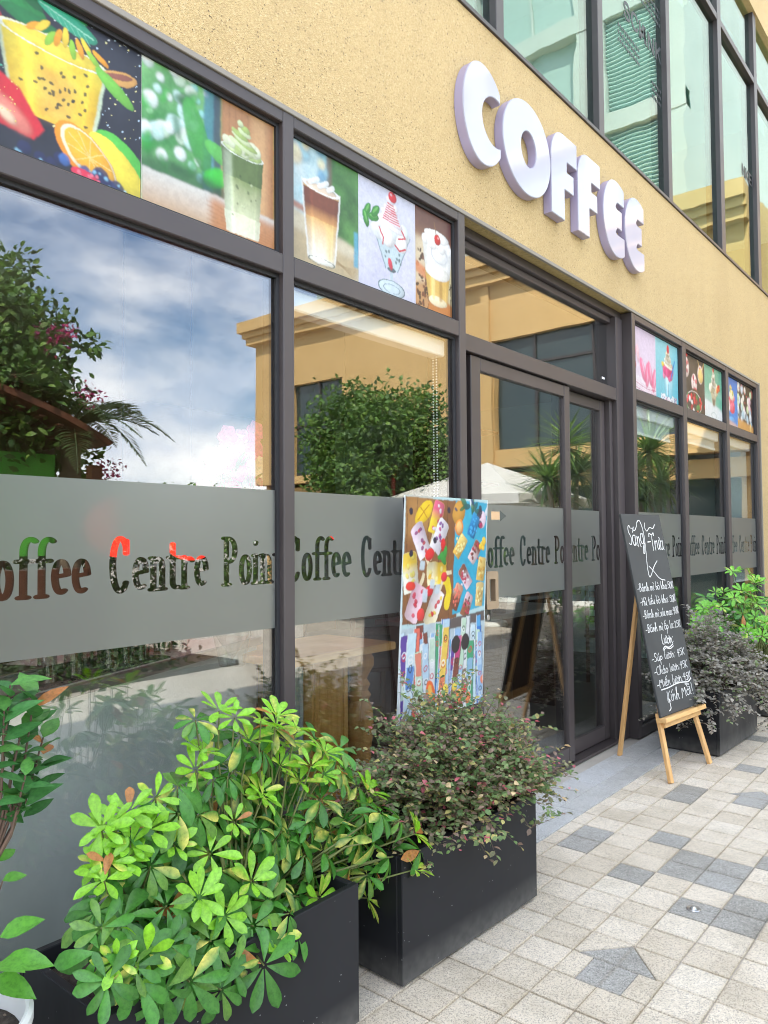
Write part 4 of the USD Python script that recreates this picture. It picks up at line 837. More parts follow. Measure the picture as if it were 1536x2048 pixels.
def umbrella_plant(name, label, base, whorls, r, soil_z, bright, parts_max=300, size=1.0, extra=160, ell=None, loc=None, group=None):
    """variegated schefflera: whorls of leaflets on long stalks"""
    p = thing(name, label, "plant", base, 0.0, group)
    leaves = []; stalks = []
    roots = [np.array([base[0] + r.uniform(-.30, .30), base[1] + r.uniform(-.08, .08), soil_z]) for _ in range(9)]
    W = [(np.array(w), True) for w in whorls]
    for _ in range(extra):
        a = W[r.integers(len(whorls))][0]; cen = np.array([base[0], base[1] + .02, soil_z + .12])
        W.append((cen + (a - cen) * r.uniform(.35, .85) + r.normal(0, .03, 3) + np.array([0, .05, 0]), False))
    for (c, outer) in W:
        root = min(roots, key=lambda q: abs(q[0] - c[0]) + r.uniform(0, .15))
        out = unit((c - np.array([base[0], base[1] + .1, soil_z - .05])) * np.array([1, 1, .8]))
        hz = np.clip((c[2] - soil_z) / .5, 0, 1)
        ax = unit(out * .6 + np.array([-.16, -.55, .42 + .35 * hz]) + r.normal(0, .26, 3))
        mid = (root + c) / 2 + np.array([0, 0, .04]) - out * .03
        pts = [root, root * .4 + mid * .6 + r.normal(0, .006, 3), mid * .35 + c * .65 - ax * .03, c]
        stalks.append(tube(pts, [.0045, .0038, .003, .002], 5))
        young = outer and (c[2] > soil_z + .30 or r.random() < .30) and r.random() < .72
        n = int(r.integers(7, 10)); ph = r.uniform(0, 6.28)
        e1 = unit(np.cross(ax, [0.3, .2, 1.0])); e2 = np.cross(ax, e1)
        L0 = size * (r.uniform(.050, .074) if young else r.uniform(.060, .092))
        lift = r.uniform(.15, .65) if young else r.uniform(-.40, .2)
        for k in range(n):
            a = ph + 2 * PI * k / n + r.normal(0, .1)
            rad = e1 * math.cos(a) + e2 * math.sin(a)
            d = unit(rad + ax * (lift + r.normal(0, .17)) - np.array([0, 0, .0 if young else .22])); L = L0 * r.uniform(.82, 1.1)
            st = c + d * .008
            curl = r.uniform(.0, .22) if young else r.uniform(.05, .5); fold = r.uniform(.1, .5)
            v = blade(st, d, ax - rad * .2, L, L * r.uniform(.31, .43), curl, fold, OBOV, 8)
            if young: base_c, tip_c = np.array(bright) * r.uniform(.8, 1.15), np.array(bright) * np.array([.85, 1.0, .8]) * r.uniform(.75, 1.1)
            else:
                g = r.uniform(.7, 1.25); base_c, tip_c = np.array([.055, .195, .024]) * g, np.array([.040, .155, .024]) * g
                if r.random() < .14: base_c = np.array([.10, .22, .035]); tip_c = base_c * 1.1
            var = 0.0
            if r.random() < (.34 if c[0] > base[0] + .15 else .10): var = r.uniform(.7, 1.0)
            pc = leaf_paint(v, 8, base_c, tip_c, base_c * 1.6 + .02, r, var)
            if r.random() < .016: pc = pc * 0 + np.array([.46, .20, .06])
            leaves.append((np.linalg.norm(st - CAM) + (0 if outer else 10), v, pc))
    leaves.sort(key=lambda q: q[0]); F = blade_faces(8)
    for k, s in enumerate(stalks[:len(whorls)]): part(p, "stalk", s, STEM, smooth=True)
    if len(stalks) > len(whorls): part(p, "inner_stalks", cat(stalks[len(whorls):]), STEM, smooth=True, kind="stuff")
    for (dd, v, pc) in leaves[:parts_max]: part(p, "leaf", (v, F), LEAF, smooth=True, paint=pc)
    rest = leaves[parts_max:]
    if rest: part(p, "foliage", cat([(v, F) for _, v, _ in rest]), LEAF, smooth=True, paint=np.vstack([q[2] for q in rest]), kind="stuff")
    return p

WH = [(1.27, -0.31, 0.91), (1.35, -0.31, 0.92), (1.41, -0.33, 0.84), (1.27, -0.34, 0.83), (1.24, -0.35, 0.79), (1.34, -0.36, 0.75), (1.44, -0.33, 0.82), (1.48, -0.34, 0.79), (1.54, -0.32, 0.84), (1.59, -0.33, 0.79), (1.71, -0.33, 0.77), (1.81, -0.34, 0.72), (1.54, -0.35, 0.73), (1.61, -0.36, 0.67), (1.45, -0.38, 0.67), (1.71, -0.35, 0.68), (1.02, -0.39, 0.75), (0.97, -0.4, 0.74), (1.1, -0.38, 0.76), (1.06, -0.41, 0.7), (0.94, -0.44, 0.67), (0.91, -0.47, 0.65), (0.98, -0.44, 0.66), (1.12, -0.43, 0.65), (1.04, -0.45, 0.63), (0.93, -0.51, 0.57), (0.87, -0.53, 0.58), (0.85, -0.56, 0.55), (1.13, -0.47, 0.57), (1.05, -0.5, 0.55), (1.15, -0.49, 0.53), (1.68, -0.38, 0.6), (1.77, -0.4, 0.52), (1.89, -0.39, 0.53), (1.92, -0.4, 0.46), (1.95, -0.43, 0.385), (1.81, -0.43, 0.44), (1.84, -0.46, 0.36), (1.73, -0.45, 0.39), (1.64, -0.43, 0.47), (1.51, -0.42, 0.54), (1.41, -0.41, 0.6), (1.33, -0.4, 0.64), (1.61, -0.4, 0.56), (1.37, -0.49, 0.44), (1.47, -0.49, 0.42), (1.5, -0.52, 0.36), (1.33, -0.47, 0.5), (1.21, -0.51, 0.47), (1.14, -0.55, 0.45), (1.22, -0.56, 0.4), (1.34, -0.55, 0.37), (1.02, -0.55, 0.49), (0.96, -0.56, 0.50), (0.88, -0.57, 0.52), (0.92, -0.59, 0.47), (0.98, -0.6, 0.43), (1.05, -0.59, 0.41), (1.13, -0.6, 0.36), (0.85, -0.59, 0.50), (1.43, -0.53, 0.37), (1.56, -0.49, 0.38), (1.58, -0.52, 0.33), (1.26, -.6, .36), (1.18, -.58, .38)]
rx_ = np.random.default_rng(77)
for q in list(WH[31:42]) + list(WH[8:16]) + list(WH[48:58]) + list(WH[16:24]): WH.append(tuple(np.array(q) + rx_.normal(0, 1, 3) * [.045, .02, .035] + [0, .015, -.02]))
for q in ((1.86, -.55, .53), (1.92, -.56, .47), (1.95, -.56, .41), (1.90, -.575, .37), (1.79, -.56, .44), (1.74, -.55, .50), (1.80, -.52, .56), (1.98, -.42, .42), (2.00, -.40, .48), (1.93, -.44, .36), (1.76, -.50, .38), (1.62, -.40, .72), (1.70, -.38, .74), (1.52, -.36, .88), (1.46, -.36, .88), (1.38, -.34, .90), (1.60, -.36, .83), (1.85, -.38, .60), (1.90, -.38, .57), (1.78, -.38, .64), (1.14, -.42, .72), (1.20, -.42, .70), (1.22, -.44, .60)): WH.append(q)
umbrella_plant("umbrella_plant", "large variegated umbrella plant with lime green young leaves in the nearest black planter", (1.26, -.36, .34), WH, np.random.default_rng(11), .34, (.22, .46, .035), size=1.0)

def small_leaves(base_pts, dirs, nors, L, W, cols):
    """many little folded leaves at once: 6 vertices, 4 triangles each"""
    d = unit(dirs); n = unit(nors - d * (nors * d).sum(1, keepdims=True)); s = np.cross(d, n)
    L, W = L[:, None], W[:, None]
    v = np.stack([base_pts] + [base_pts + d * L * t + s * W * w / 2 + n * W * .13 * abs(w) - n * L * q for t, w, q in ((.25, .78, 0), (.62, .98, .02), (1.0, 0, .13), (.62, -.98, .02), (.25, -.78, 0))], 1)
    f = np.array([[0, 1, 5], [1, 2, 5], [2, 4, 5], [2, 3, 4]])
    F = (np.arange(len(d))[:, None, None] * 6 + f).reshape(-1, 3)
    return v.reshape(-1, 3), F, np.repeat(cols, 6, axis=0)

def fringe_shrub(name, label, c, rx, ry, z0, ztop, ntw, r, palette, weights, leafL=(.017, .030), dens=.0115, loc=None, droop=.25, cat_="shrub"):
    """arching twigs closely set with small oval leaves"""
    p = thing(name, label, cat_, (c[0], c[1], z0), 0.0)
    P, D, N, tw = [], [], [], []
    for k in range(ntw):
        a = r.uniform(0, 2 * PI); q = math.sqrt(r.random()); el = r.random()
        hh = (ztop - z0) * (1 - .75 * q ** 2.2) * r.uniform(.55, 1.05)
        tip = np.array([c[0] + rx * q * math.cos(a) * r.uniform(.8, 1.12), c[1] + ry * q * math.sin(a), z0 + hh - droop * q * q * r.uniform(.2, 1) * .4])
        root = np.array([c[0] + .35 * rx * q * math.cos(a) + r.normal(0, .03), c[1] + .3 * ry * q * math.sin(a), z0 - .02])
        mid = (root + tip) / 2 + np.array([0, 0, .10 * q + .03]) + r.normal(0, .02, 3)
        t = np.linspace(0, 1, 9)[:, None]; path = root * (1 - t) ** 2 + 2 * mid * t * (1 - t) + tip * t ** 2
        tw.append((np.linalg.norm(path[-1] - CAM), tube(path[::2], np.linspace(.0032, .0009, 5), 4)))
        seglen = np.linalg.norm(tip - root)
        for (sp, L0, tt0) in [(path, seglen, .30)] + [(None, r.uniform(.06, .17), 0) for _ in range(5)]:
            if sp is None:
                i = r.integers(3, 9); d0 = unit(path[i] - path[i - 1]); sd = unit(r.normal(0, 1, 3) * [1, 1, .45] + d0 * .7 + [0, 0, .15])
                e = path[i] + sd * L0; m2 = path[i] + sd * L0 * .5 + np.array([0, 0, .015]); t2 = np.linspace(0, 1, 6)[:, None]
                sp = path[i] * (1 - t2) ** 2 + 2 * m2 * t2 * (1 - t2) + e * t2 ** 2
                tw.append((99, tube(sp[::5], [.001, .0006], 3, False)))
            n = max(3, int(L0 * (1 - tt0) / dens))
            ts = np.linspace(tt0, 1, n) * (len(sp) - 1.001); i = ts.astype(int); fr_ = (ts - i)[:, None]
            pos = sp[i] * (1 - fr_) + sp[i + 1] * fr_; dd = unit(sp[i + 1] - sp[i])
            side = np.cross(dd, [0, 0, 1.0]) * np.where(np.arange(n) % 2, 1, -1)[:, None]
            P.append(pos); D.append(unit(side) * .8 + dd * .55 + r.normal(0, .28, (n, 3))); N.append(np.array([0, -.25, 1.0]) + r.normal(0, .35, (n, 3)))
    P, D, N = np.vstack(P), np.vstack(D), np.vstack(N); n = len(P)
    L = r.uniform(*leafL, n)
    pal = np.array(palette)[r.choice(len(palette), n, p=np.array(weights) / sum(weights))] * r.uniform(.7, 1.25, (n, 1))
    v, f, col = small_leaves(P, D, N, L, L * r.uniform(.55, .75, n), pal)
    tw.sort(key=lambda q: q[0])
    main = [q for q in tw if q[0] < 90]
    for q in main[:60]: part(p, "branch", q[1], TWIG, smooth=True)
    part(p, "twigs", cat([q[1] for q in main[60:]] + [q[1] for q in tw if q[0] > 90]), TWIG, kind="stuff")
    part(p, "foliage", (v, f), MATTLEAF, paint=col, kind="stuff")
    return p
fringe_shrub("fringe_shrub", "loose fringe shrub with greyish green, pink and cream little leaves in front of the banner", (2.41, -.36), .57, .34, .36, .81, 215, np.random.default_rng(21),
             [(.12, .20, .070), (.18, .26, .10), (.20, .20, .11), (.24, .17, .13), (.42, .38, .14), (.55, .15, .18), (.55, .42, .24)], [28, 24, 20, 16, 9, 3, 6])
fringe_shrub("fringe_shrub", "dark purple grey fringe shrub spilling over the planter behind the menu board", (5.52, -.40), .66, .36, .37, .84, 170, np.random.default_rng(22),
             [(.25, .235, .205), (.33, .31, .27), (.19, .25, .12), (.40, .37, .32)], [40, 30, 15, 15], leafL=(.022, .036), droop=.9)
W4 = []
r4 = np.random.default_rng(31)
for k in range(88):
    a, q = r4.uniform(0, 2 * PI), math.sqrt(r4.random()); W4.append((6.62 + .92 * q * math.cos(a), -.32 + .30 * q * math.sin(a), .46 + (1 - q * q * .6) * r4.uniform(.2, .70)))
umbrella_plant("green_shrub", "bright green glossy shrub in the far right planter", (6.75, -.36, .34), W4, r4, .34, (.16, .42, .04), parts_max=200, size=1.1, extra=60)

# ---- white pot with a broad-leaved plant at the lower left
PX, PY = .600, -.430
pot = thing("flower_pot", "round white flower pot at the lower left corner", "flower pot", (PX, PY, 0))
part(pot, "body", lathe([(.001, .0), (.105, .0), (.112, .02), (.140, .43), (.153, .435), (.158, .45), (.158, .468), (.150, .474), (.143, .470), (.139, .44), (.130, .40), (.001, .40)], PX, PY, 0, 48), worn("white_plastic", (.66, .66, .64), (.74, .74, .72), 6, .35), smooth=35)
th = np.linspace(0, 1, 10)
part(pot, "soil", lathe([(.0005, .424)] + [(.135 * t, .422 + .006 * math.sin(9 * t)) for t in th[1:]], PX, PY, 0, 30), SOIL, smooth=True)
rp = np.random.default_rng(5)
bits = []
for k in range(70):
    a, q = rp.uniform(0, 6.28), .125 * math.sqrt(rp.random()); m = trimesh.creation.icosphere(0, rp.uniform(.003, .007)); m.apply_scale([1, 1.4, .7]); m.apply_translation([PX + q * math.cos(a), PY + q * math.sin(a), .428]); bits.append(m)
part(pot, "soil_crumbs", cat(bits), worn("soil_crumb", (.05, .035, .025), (.24, .18, .13), 90.0, .9), kind="stuff")
pp = thing("potted_plant", "broad-leaved potted plant with two browned leaves at the left edge", "plant", (PX, PY, .42))
tips = [(.724, -.42, 1.10), (.775, -.42, 1.07), (.745, -.43, 1.01), (.80, -.41, .975), (.735, -.42, .955), (.782, -.42, .925), (.716, -.44, .885), (.69, -.40, 1.03), (.745, -.44, .875), (.66, -.46, .98), (.64, -.36, 1.05), (.72, -.5, .93), (.69, -.47, 1.06)]
stem0 = np.array([PX + .02, PY, .41]); fork = np.array([.69, -.42, .74])
part(pp, "stem", tube([stem0, stem0 + [.02, 0, .12], [.655, -.425, .66], fork], [.006, .0055, .005, .0045], 7), TWIG, smooth=True)
lv = []
for k, tp in enumerate(tips):
    tp = np.array(tp); s0 = fork * (1 - .1 * (k % 3)) + np.array([.655, -.425, .66]) * (.1 * (k % 3))
    part(pp, "stem", tube([s0, (s0 + tp) / 2 + rp.normal(0, .008, 3) + [.01, 0, -.02], tp], [.0038, .003, .0018], 6), TWIG, smooth=True)
    ph = rp.uniform(0, 6.28)
    for j in range(6):
        a = ph + j * 2.2; out = np.array([math.cos(a), math.sin(a), rp.uniform(.25, .9)]); c0 = tp - np.array([0, 0, .012 * j])
        L = rp.uniform(.055, .085); v = blade(c0, out, np.array([0, -.3, 1.0]) - unit(out) * .4, L, L * rp.uniform(.5, .62), rp.uniform(0, .3), rp.uniform(.1, .35), OVATE)
        g = rp.uniform(.75, 1.25); bc = np.array([.045, .15, .040]) * g
        if j == 0: bc = np.array([.085, .24, .05]) * g
        pc = leaf_paint(v, 6, bc, bc * .9, bc * 1.7 + .015, rp)
        if (k, j) in ((1, 2), (3, 1), (3, 3)): pc = pc * 0 + np.array([.48, .20, .07]) * rp.uniform(.8, 1.1, (18, 1))
        lv.append((v, pc))
for (c0, out, L) in (((.70, -.44, .60), (.6, -.4, .35), .085), ((.69, -.47, .565), (.7, -.55, .0), .10), ((.67, -.46, .535), (.6, -.6, -.2), .10), ((.70, -.42, .745), (.8, .2, .3), .05), ((.715, -.415, .70), (.8, -.1, .1), .05), ((.66, -.5, .58), (.2, -.8, .3), .09), ((.64, -.4, .52), (.5, .2, .4), .08)):
    v = blade(np.array(c0), np.array(out), np.array([.1, -.5, 1.0]), L, L * .6, .25, .2, OVATE); bc = np.array([.10, .30, .04]); lv.append((v, leaf_paint(v, 6, bc, bc * .9, bc * 1.6, rp)))
    part(pp, "stem", tube([stem0 + [0, 0, .03], (stem0 + np.array(c0)) / 2 + [0, 0, .03], c0], [.003, .0025, .0018], 5), TWIG, smooth=True)
for v, pc in lv: part(pp, "leaf", (v, blade_faces()), LEAF, smooth=True, paint=pc)
# ------------------------------------------------------------------ menu board on its easel
mb = thing("menu_board", "chalk menu board on a wooden easel by the doorway", "menu board", (4.64, -.40, 0))
PINE = wood("pine", (.50, .27, .095), (.66, .40, .17), .45, "z"); PINEX = wood("pine_crosswise", (.52, .29, .10), (.68, .42, .18), .45, "x")
BOARD = worn("chalk_board", (.030, .031, .031), (.044, .046, .045), 5.0, .62, r2=.75)
CHALK = worn("chalk", (.62, .62, .60), (.86, .86, .84), 160.0, .9)
# board frame: origin at its lower left front corner, u to the right, w up the slope
BO = np.array([4.432, -.4315, .350]); BU = unit(np.array([1, -.105, 0.0])); BW = np.array([0.0, .196, 1.0]); BW = unit(BW - BU * (BW @ BU)); BN = unit(np.cross(BU, BW))   # BN faces the street
BWID, BHGT = .505, 1.215
def on_board(v): v = np.asarray(v, float); return BO + v[:, :1] * BU + v[:, 1:2] * BW + v[:, 2:] * BN
def bpart(name, m, mt, parent=mb, **k):
    v, f = parts_of(m); return part(parent, name, (on_board(v), f), mt, **k)
bd = bpart("board", bbox(0, BWID, 0, BHGT, -.014, 0, .002), BOARD)
bpart("ledge", bbox(-.012, BWID + .030, -.030, -.002, -.030, .034, .003), PINEX)
bpart("ledge_rail", bbox(.02, BWID - .002, -.062, -.0305, -.016, .006, .002), PINEX)
def B(u, w, n=0.0): return on_board([[u, w, n]])[0]
part(mb, "leg", rod(B(.030, .02, -.030), (4.385, -.498, 0), .038, .020, up=BN), PINE)
part(mb, "leg", rod(B(BWID - .030, .02, -.030), (4.912, -.553, 0), .038, .020, up=BN), PINE)
part(mb, "leg", rod(B(.22, .95, -.032), (4.742, -.048, 0), .036, .020, up=BN), PINE, label="rear leg")
part(mb, "upright", rod(B(.05, .0, -.026), B(.15, .98, -.026), .036, .018, up=BN), PINE)
part(mb, "upright", rod(B(BWID - .05, .0, -.026), B(.30, .98, -.026), .036, .018, up=BN), PINE)

# handwriting: single strokes per letter, x-height 1, ascender about 2
def oval(cx, cy, rx, ry, a0=0, a1=360, n=12): return arc(cx, cy, rx, ry, a0, a1, n)
o_ = [oval(.32, .5, .3, .5, 80, 450)]
HW = {"a": ([oval(.3, .5, .3, .5, 60, 390), [(.6, 1), (.58, .2), (.75, 0)]], .85), "n": ([[(.08, 1), (.1, 0)], [(.1, .5), (.3, 1), (.5, .9), (.55, .1), (.7, 0)]], .8), "g": ([oval(.3, .5, .3, .5, 60, 390), [(.6, 1), (.58, -.6), (.4, -1), (.1, -.8), (.5, -.1), (.8, .1)]], .85),
 "h": ([[(.0, .2), (.25, 1.7), (.2, 2.05), (.08, 1.8), (.1, 0)], [(.1, .5), (.3, .95), (.5, .85), (.52, .1), (.7, 0)]], .8), "m": ([[(.06, 1), (.08, 0)], [(.08, .6), (.25, 1), (.38, .85), (.4, 0)], [(.4, .6), (.58, 1), (.72, .85), (.74, .1), (.9, 0)]], 1.0), "i": ([[(.1, 1), (.1, .15), (.3, 0)]], .38),
 "b": ([[(.1, 2), (.1, .1), (.35, 0), (.55, .4), (.4, .9), (.12, .75)]], .7), "o": (o_, .72), "k": ([[(.08, 1.9), (.1, 0)], [(.55, 1.05), (.12, .5), (.6, 0)]], .68), "K": ([[(.1, 1.7), (.1, 0)], [(.62, 1.7), (.12, .85), (.68, 0)]], .78), "t": ([[(.2, 1.7), (.2, .2), (.4, 0)], [(0, 1.05), (.42, 1.1)]], .46),
 "e": ([[(.05, .5), (.5, .62), (.45, .95), (.25, 1), (.05, .6), (.1, .1), (.35, 0), (.58, .2)]], .66), "u": ([[(.06, 1), (.08, .2), (.25, 0), (.48, .25), (.52, 1)], [(.52, 1), (.53, .1), (.7, 0)]], .78), "x": ([[(.05, 1), (.55, 0)], [(.55, 1), (.0, -.1)]], .66), "p": ([[(.1, 1), (.08, -.95)], [(.1, .8), (.4, 1), (.58, .55), (.35, .05), (.1, .25)]], .72),
 "l": ([[(.1, 1.9), (.1, .15), (.3, 0)]], .4), "r": ([[(.08, 1), (.1, 0)], [(.1, .6), (.3, 1), (.5, .9)]], .56), "c": ([oval(.35, .5, .32, .5, 60, 310)], .68),
 "B": ([[(.12, 1.75), (.12, 0)], [(.0, 1.6), (.35, 1.9), (.62, 1.5), (.45, 1.05), (.15, .95), (.6, .8), (.65, .3), (.4, 0), (.05, .05)]], .8), "H": ([[(.08, 1.7), (.05, 0)], [(.6, 1.75), (.58, 0)], [(-.05, .85), (.72, .95)]], .82), "L": ([[(.12, 1.9), (.1, .1), (.6, .05)]], .66), "S": ([[(.62, 1.55), (.4, 1.9), (.1, 1.6), (.15, 1.15), (.5, .8), (.6, .3), (.3, -.05), (.0, .15)]], .74),
 "C": ([oval(.45, .85, .42, .9, 55, 305, 14)], .85), "M": ([[(.05, -.1), (.12, 1.8), (.45, .6), (.8, 1.8), (.88, .1), (1.02, 0)]], 1.12), "T": ([[(-.2, 1.5), (-.1, 1.9), (.2, 1.75), (.6, 1.7), (.9, 1.95), (1.0, 1.7), (.85, 1.6)], [(.42, 1.75), (.40, 0)]], .85),
 "0": ([oval(.3, .8, .26, .82, 80, 440)], .68), "5": ([[(.58, 1.6), (.15, 1.6), (.1, .95), (.4, 1.05), (.58, .6), (.4, .05), (.05, .1)]], .7), "4": ([[(.18, 1.6), (.05, .75), (.62, .8)], [(.48, 1.6), (.42, -.15)]], .72), "2": ([[(.08, 1.25), (.3, 1.6), (.52, 1.25), (.08, .05), (.65, .1)]], .74),
 ":": ([[(.1, .95), (.12, 1.0)], [(.1, .1), (.12, .15)]], .35), "-": ([[(.0, .6), (.5, .65)]], .62), "!": ([[(.1, 1.9), (.25, .5)], [(.3, .05), (.33, .08)]], .5), " ": ([], .45)}
ACC = {"'": [(.25, 1.25), (.5, 1.75)], "`": [(.05, 1.75), (.32, 1.3)], "?": [(.15, 1.7), (.32, 1.85), (.42, 1.65), (.3, 1.45), (.3, 1.32)], "^": [(.08, 1.2), (.3, 1.5), (.52, 1.2)], "~": [(.0, 1.4), (.2, 1.62), (.38, 1.4), (.56, 1.6)], ".": [(.3, -.35), (.33, -.32)], "+": [(.62, .95), (.8, 1.3), (.6, 1.35)], "u": [(.05, 1.65), (.25, 1.35), (.5, 1.7)]}
VN = {"á": "a'", "ì": "i`", "í": "i'", "ò": "o`", "ủ": "u?", "ế": "e^'", "ú": "u'", "ạ": "a.", "ố": "o^'", "ư": "u+", "ơ": "o+", "ờ": "o+`", "ề": "e^`", "ă": "au", "ắ": "au'"}
def handwrite(text, sx, sy, wd, r):
    """strokes as one flat shape, x-height sy, letters squeezed by sx"""
    out, x = [], 0.0
    for ch in text:
        code = VN.get(ch, ch); st, adv = HW[code[0]]
        st = [list(s) for s in st]
        high = 0.0
        for a in code[1:]:
            st.append([(px, py + (high if a not in ".+" else 0)) for px, py in ACC[a]])
            if a in "^u": high += .35
        dy = r.normal(0, .05); sl = .10
        for s in st:
            q = np.array(s, float)
            if len(q) > 2:                                   # ease the corners
                for _ in range(2):
                    q = np.vstack([q[:1], np.stack([q[:-1] * .75 + q[1:] * .25, q[:-1] * .25 + q[1:] * .75], 1).reshape(-1, 2), q[-1:]])
            q = np.stack([(x + q[:, 0] + sl * q[:, 1]) * sx, (q[:, 1] + dy) * sy], 1)
            out.append(LineString(q).buffer(wd * r.uniform(.85, 1.15), 4))
        x += adv
    return unary_union(out), x * sx
rw = np.random.default_rng(3)
def write(text, u, w, width, sy, wd=.0028, rot=0.0, wide=None):
    _, L = handwrite(text, 1, 1, .1, np.random.default_rng(1))
    s, _ = handwrite(text, width / L, sy, wd, rw)
    s = affinity.translate(affinity.rotate(s, rot, origin=(0, 0)), u, w)
    s = s.intersection(sbox(.004, .01, BWID - .004, BHGT - .006))
    v, f = parts_of(extrude(s, .0006)); bpart("writing", (v + [0, 0, .0003], f), CHALK, parent=bd)
def scrawl(pts, wd=.0022):
    q = np.array(pts, float)
    for _ in range(3): q = np.vstack([q[:1], np.stack([q[:-1] * .75 + q[1:] * .25, q[:-1] * .25 + q[1:] * .75], 1).reshape(-1, 2), q[-1:]])
    v, f = parts_of(extrude(LineString(q).buffer(wd, 4), .0006)); bpart("writing", (v + [0, 0, .0003], f), CHALK, parent=bd)
write("Sáng", .035, 1.015, .20, .066, .0024); write("-", .268, 1.005, .05, .055, .0030); write("Trưa", .305, .985, .175, .060, .0024)
scrawl([(.10, 1.125), (.13, 1.105), (.165, 1.135), (.185, 1.17), (.225, 1.18), (.245, 1.10), (.225, .98), (.20, .88), (.20, .81), (.235, .83), (.285, .88), (.345, .915)])
scrawl([(.225, .885), (.27, .855), (.33, .80), (.40, .79)])
scrawl([(.285, 1.16), (.265, 1.13), (.29, 1.10), (.33, 1.135), (.38, 1.12), (.41, 1.15)])
for k, (t, u, w, wid) in enumerate((("-Bánh mì bò kho:50K", .022, .735, .478), ("-Hủ tiếu bò kho: 50K", .022, .650, .470), ("-Bánh mì xíu mại:40K", .022, .572, .478), ("-Bánh mì ốp la:25K", .022, .488, .465))): write(t, u, w, wid, .0265, .0015)
write("Lươn:", .19, .405, .16, .032, .0022)
scrawl([(.19, .375), (.225, .395), (.27, .375), (.33, .395)], .0026); scrawl([(.195, .366), (.23, .385), (.275, .366), (.332, .382)], .0022)
write("-Súp lươn: 45K", .024, .315, .44, .0265, .0015); write("-Cháo lươn:45K", .024, .238, .44, .0265, .0015); write("-Miến lươn:45K", .026, .165, .455, .0275, .0016)
scrawl([(.07, .150), (.16, .150), (.27, .162), (.36, .158), (.43, .148), (.475, .166)], .003); scrawl([(.38, .143), (.43, .135)], .0024)
write("Kính Mời!", .115, .072, .36, .036, .0019); scrawl([(.135, .09), (.145, .05), (.14, .028), (.115, .022)], .0028)
# ------------------------------------------------------------------ inside the cafe, seen through the glass
CONC = worn("concrete", (.60, .62, .60), (.76, .78, .75), 2.2, .75, .15, 40.0)
STEEL = worn("brushed_steel", (.50, .52, .53), (.62, .63, .64), 12.0, .28, metal=1.0)
OAK = wood("honey_oak", (.60, .29, .06), (.78, .43, .12), .35, "z"); OAKX = wood("honey_oak_crosswise", (.55, .28, .08), (.72, .42, .15), .35, "x")
DWOOD = wood("dark_wood", (.055, .026, .016), (.10, .05, .03), .35, "z")
CLEAR = mat("tumbler_glass", {"ge": ("geometry", {}), "io": ("mix_float", {"a": 2.0, "b": 1 / 2.0}), "t": ("transparent_bsdf", {"color": (.90, .94, .93)}), "g": ("glossy_bsdf", {"roughness": .02}), "f": ("fresnel", {}), "x": ("mix_closure", {})},
            [("ge.backfacing", "io.fac"), ("io.result", "f.IOR"), ("f.fac", "x.fac"), ("t.BSDF", "x.closure1"), ("g.BSDF", "x.closure2")], surface="x.closure")
ca = math.radians(21.2)
CU, CV = np.array([math.cos(ca), math.sin(ca), 0]), np.array([-math.sin(ca), math.cos(ca), 0]); CO = np.array([.28, .03, 0]) + CV * .0
def cbox(u0, u1, v0, v1, z0, z1, r=.004):
    m = bbox(u0, u1, v0, v1, z0, z1, r); v = np.array(m.vertices); return CO + v[:, :1] * CU + v[:, 1:2] * CV + np.array([0, 0, 1]) * v[:, 2:], np.array(m.faces)
def cpt(u, v, z): return CO + u * CU + v * CV + np.array([0, 0, z])
ct = thing("bar_counter", "concrete bar counter with steel edge behind the left window", "counter", cpt(1.2, .3, 0))
part(ct, "front", cbox(.15, 2.45, .02, .07, 0, .875), CONC); part(ct, "top", cbox(.12, 2.47, .03, .62, .876, .905), CONC)
part(ct, "edge_strip", cbox(.12, 2.47, .002, .029, .868, .906, .002), STEEL); part(ct, "end_panel", cbox(2.40, 2.45, .071, .58, 0, .875), CONC)
dm = thing("bar_mat", "black ribbed rubber mat along the bar counter behind the left window", "mat", cpt(1.2, .15, .905))
part(dm, "mat", cbox(.45, 1.75, .05, .36, .9055, .912, .002), GASKET)
part(dm, "ribs", cat([cbox(.46 + k * .0125, .466 + k * .0125, .055, .355, .9121, .9150, .0005) for k in range(103)]), GASKET, kind="stuff")
tb = thing("steel_tray", "grey metal tray at the left end of the bar counter", "tray", cpt(.62, .2, .905))
part(tb, "tray", cbox(.70, 1.02, .06, .34, .916, .975), STEEL); part(tb, "lid", cbox(.69, 1.03, .05, .35, .976, .985), STEEL)
tp0 = None
rg = np.random.default_rng(8)
spots = [(1.12, .12), (1.26, .13), (1.42, .10), (1.475, .16), (1.53, .11), (1.585, .17), (1.64, .12), (1.70, .18), (1.46, .25), (1.56, .26), (1.66, .27), (1.80, .13), (1.86, .20), (1.93, .13), (1.80, .26), (2.0, .2), (1.0, .42), (1.2, .44)]
for k, (u, v) in enumerate(spots):
    q = cpt(u, v, .915)
    lab = "clear glass tumbler standing upside down on the bar counter behind the left window"
    if k == 0:
        tp0 = thing("tumbler", lab, "glass", q, 0, "upturned tumblers on the bar counter")
        part(tp0, "glass", lathe([(.001, .134), (.026, .134), (.0285, .131), (.036, .003), (.037, .0), (.034, .0), (.0335, .004), (.0262, .122), (.001, .122)], 0, 0, 0, 24), CLEAR, smooth=40, local=True)
    else: dup(tp0, "tumbler", q, rg.uniform(0, 6), lab)

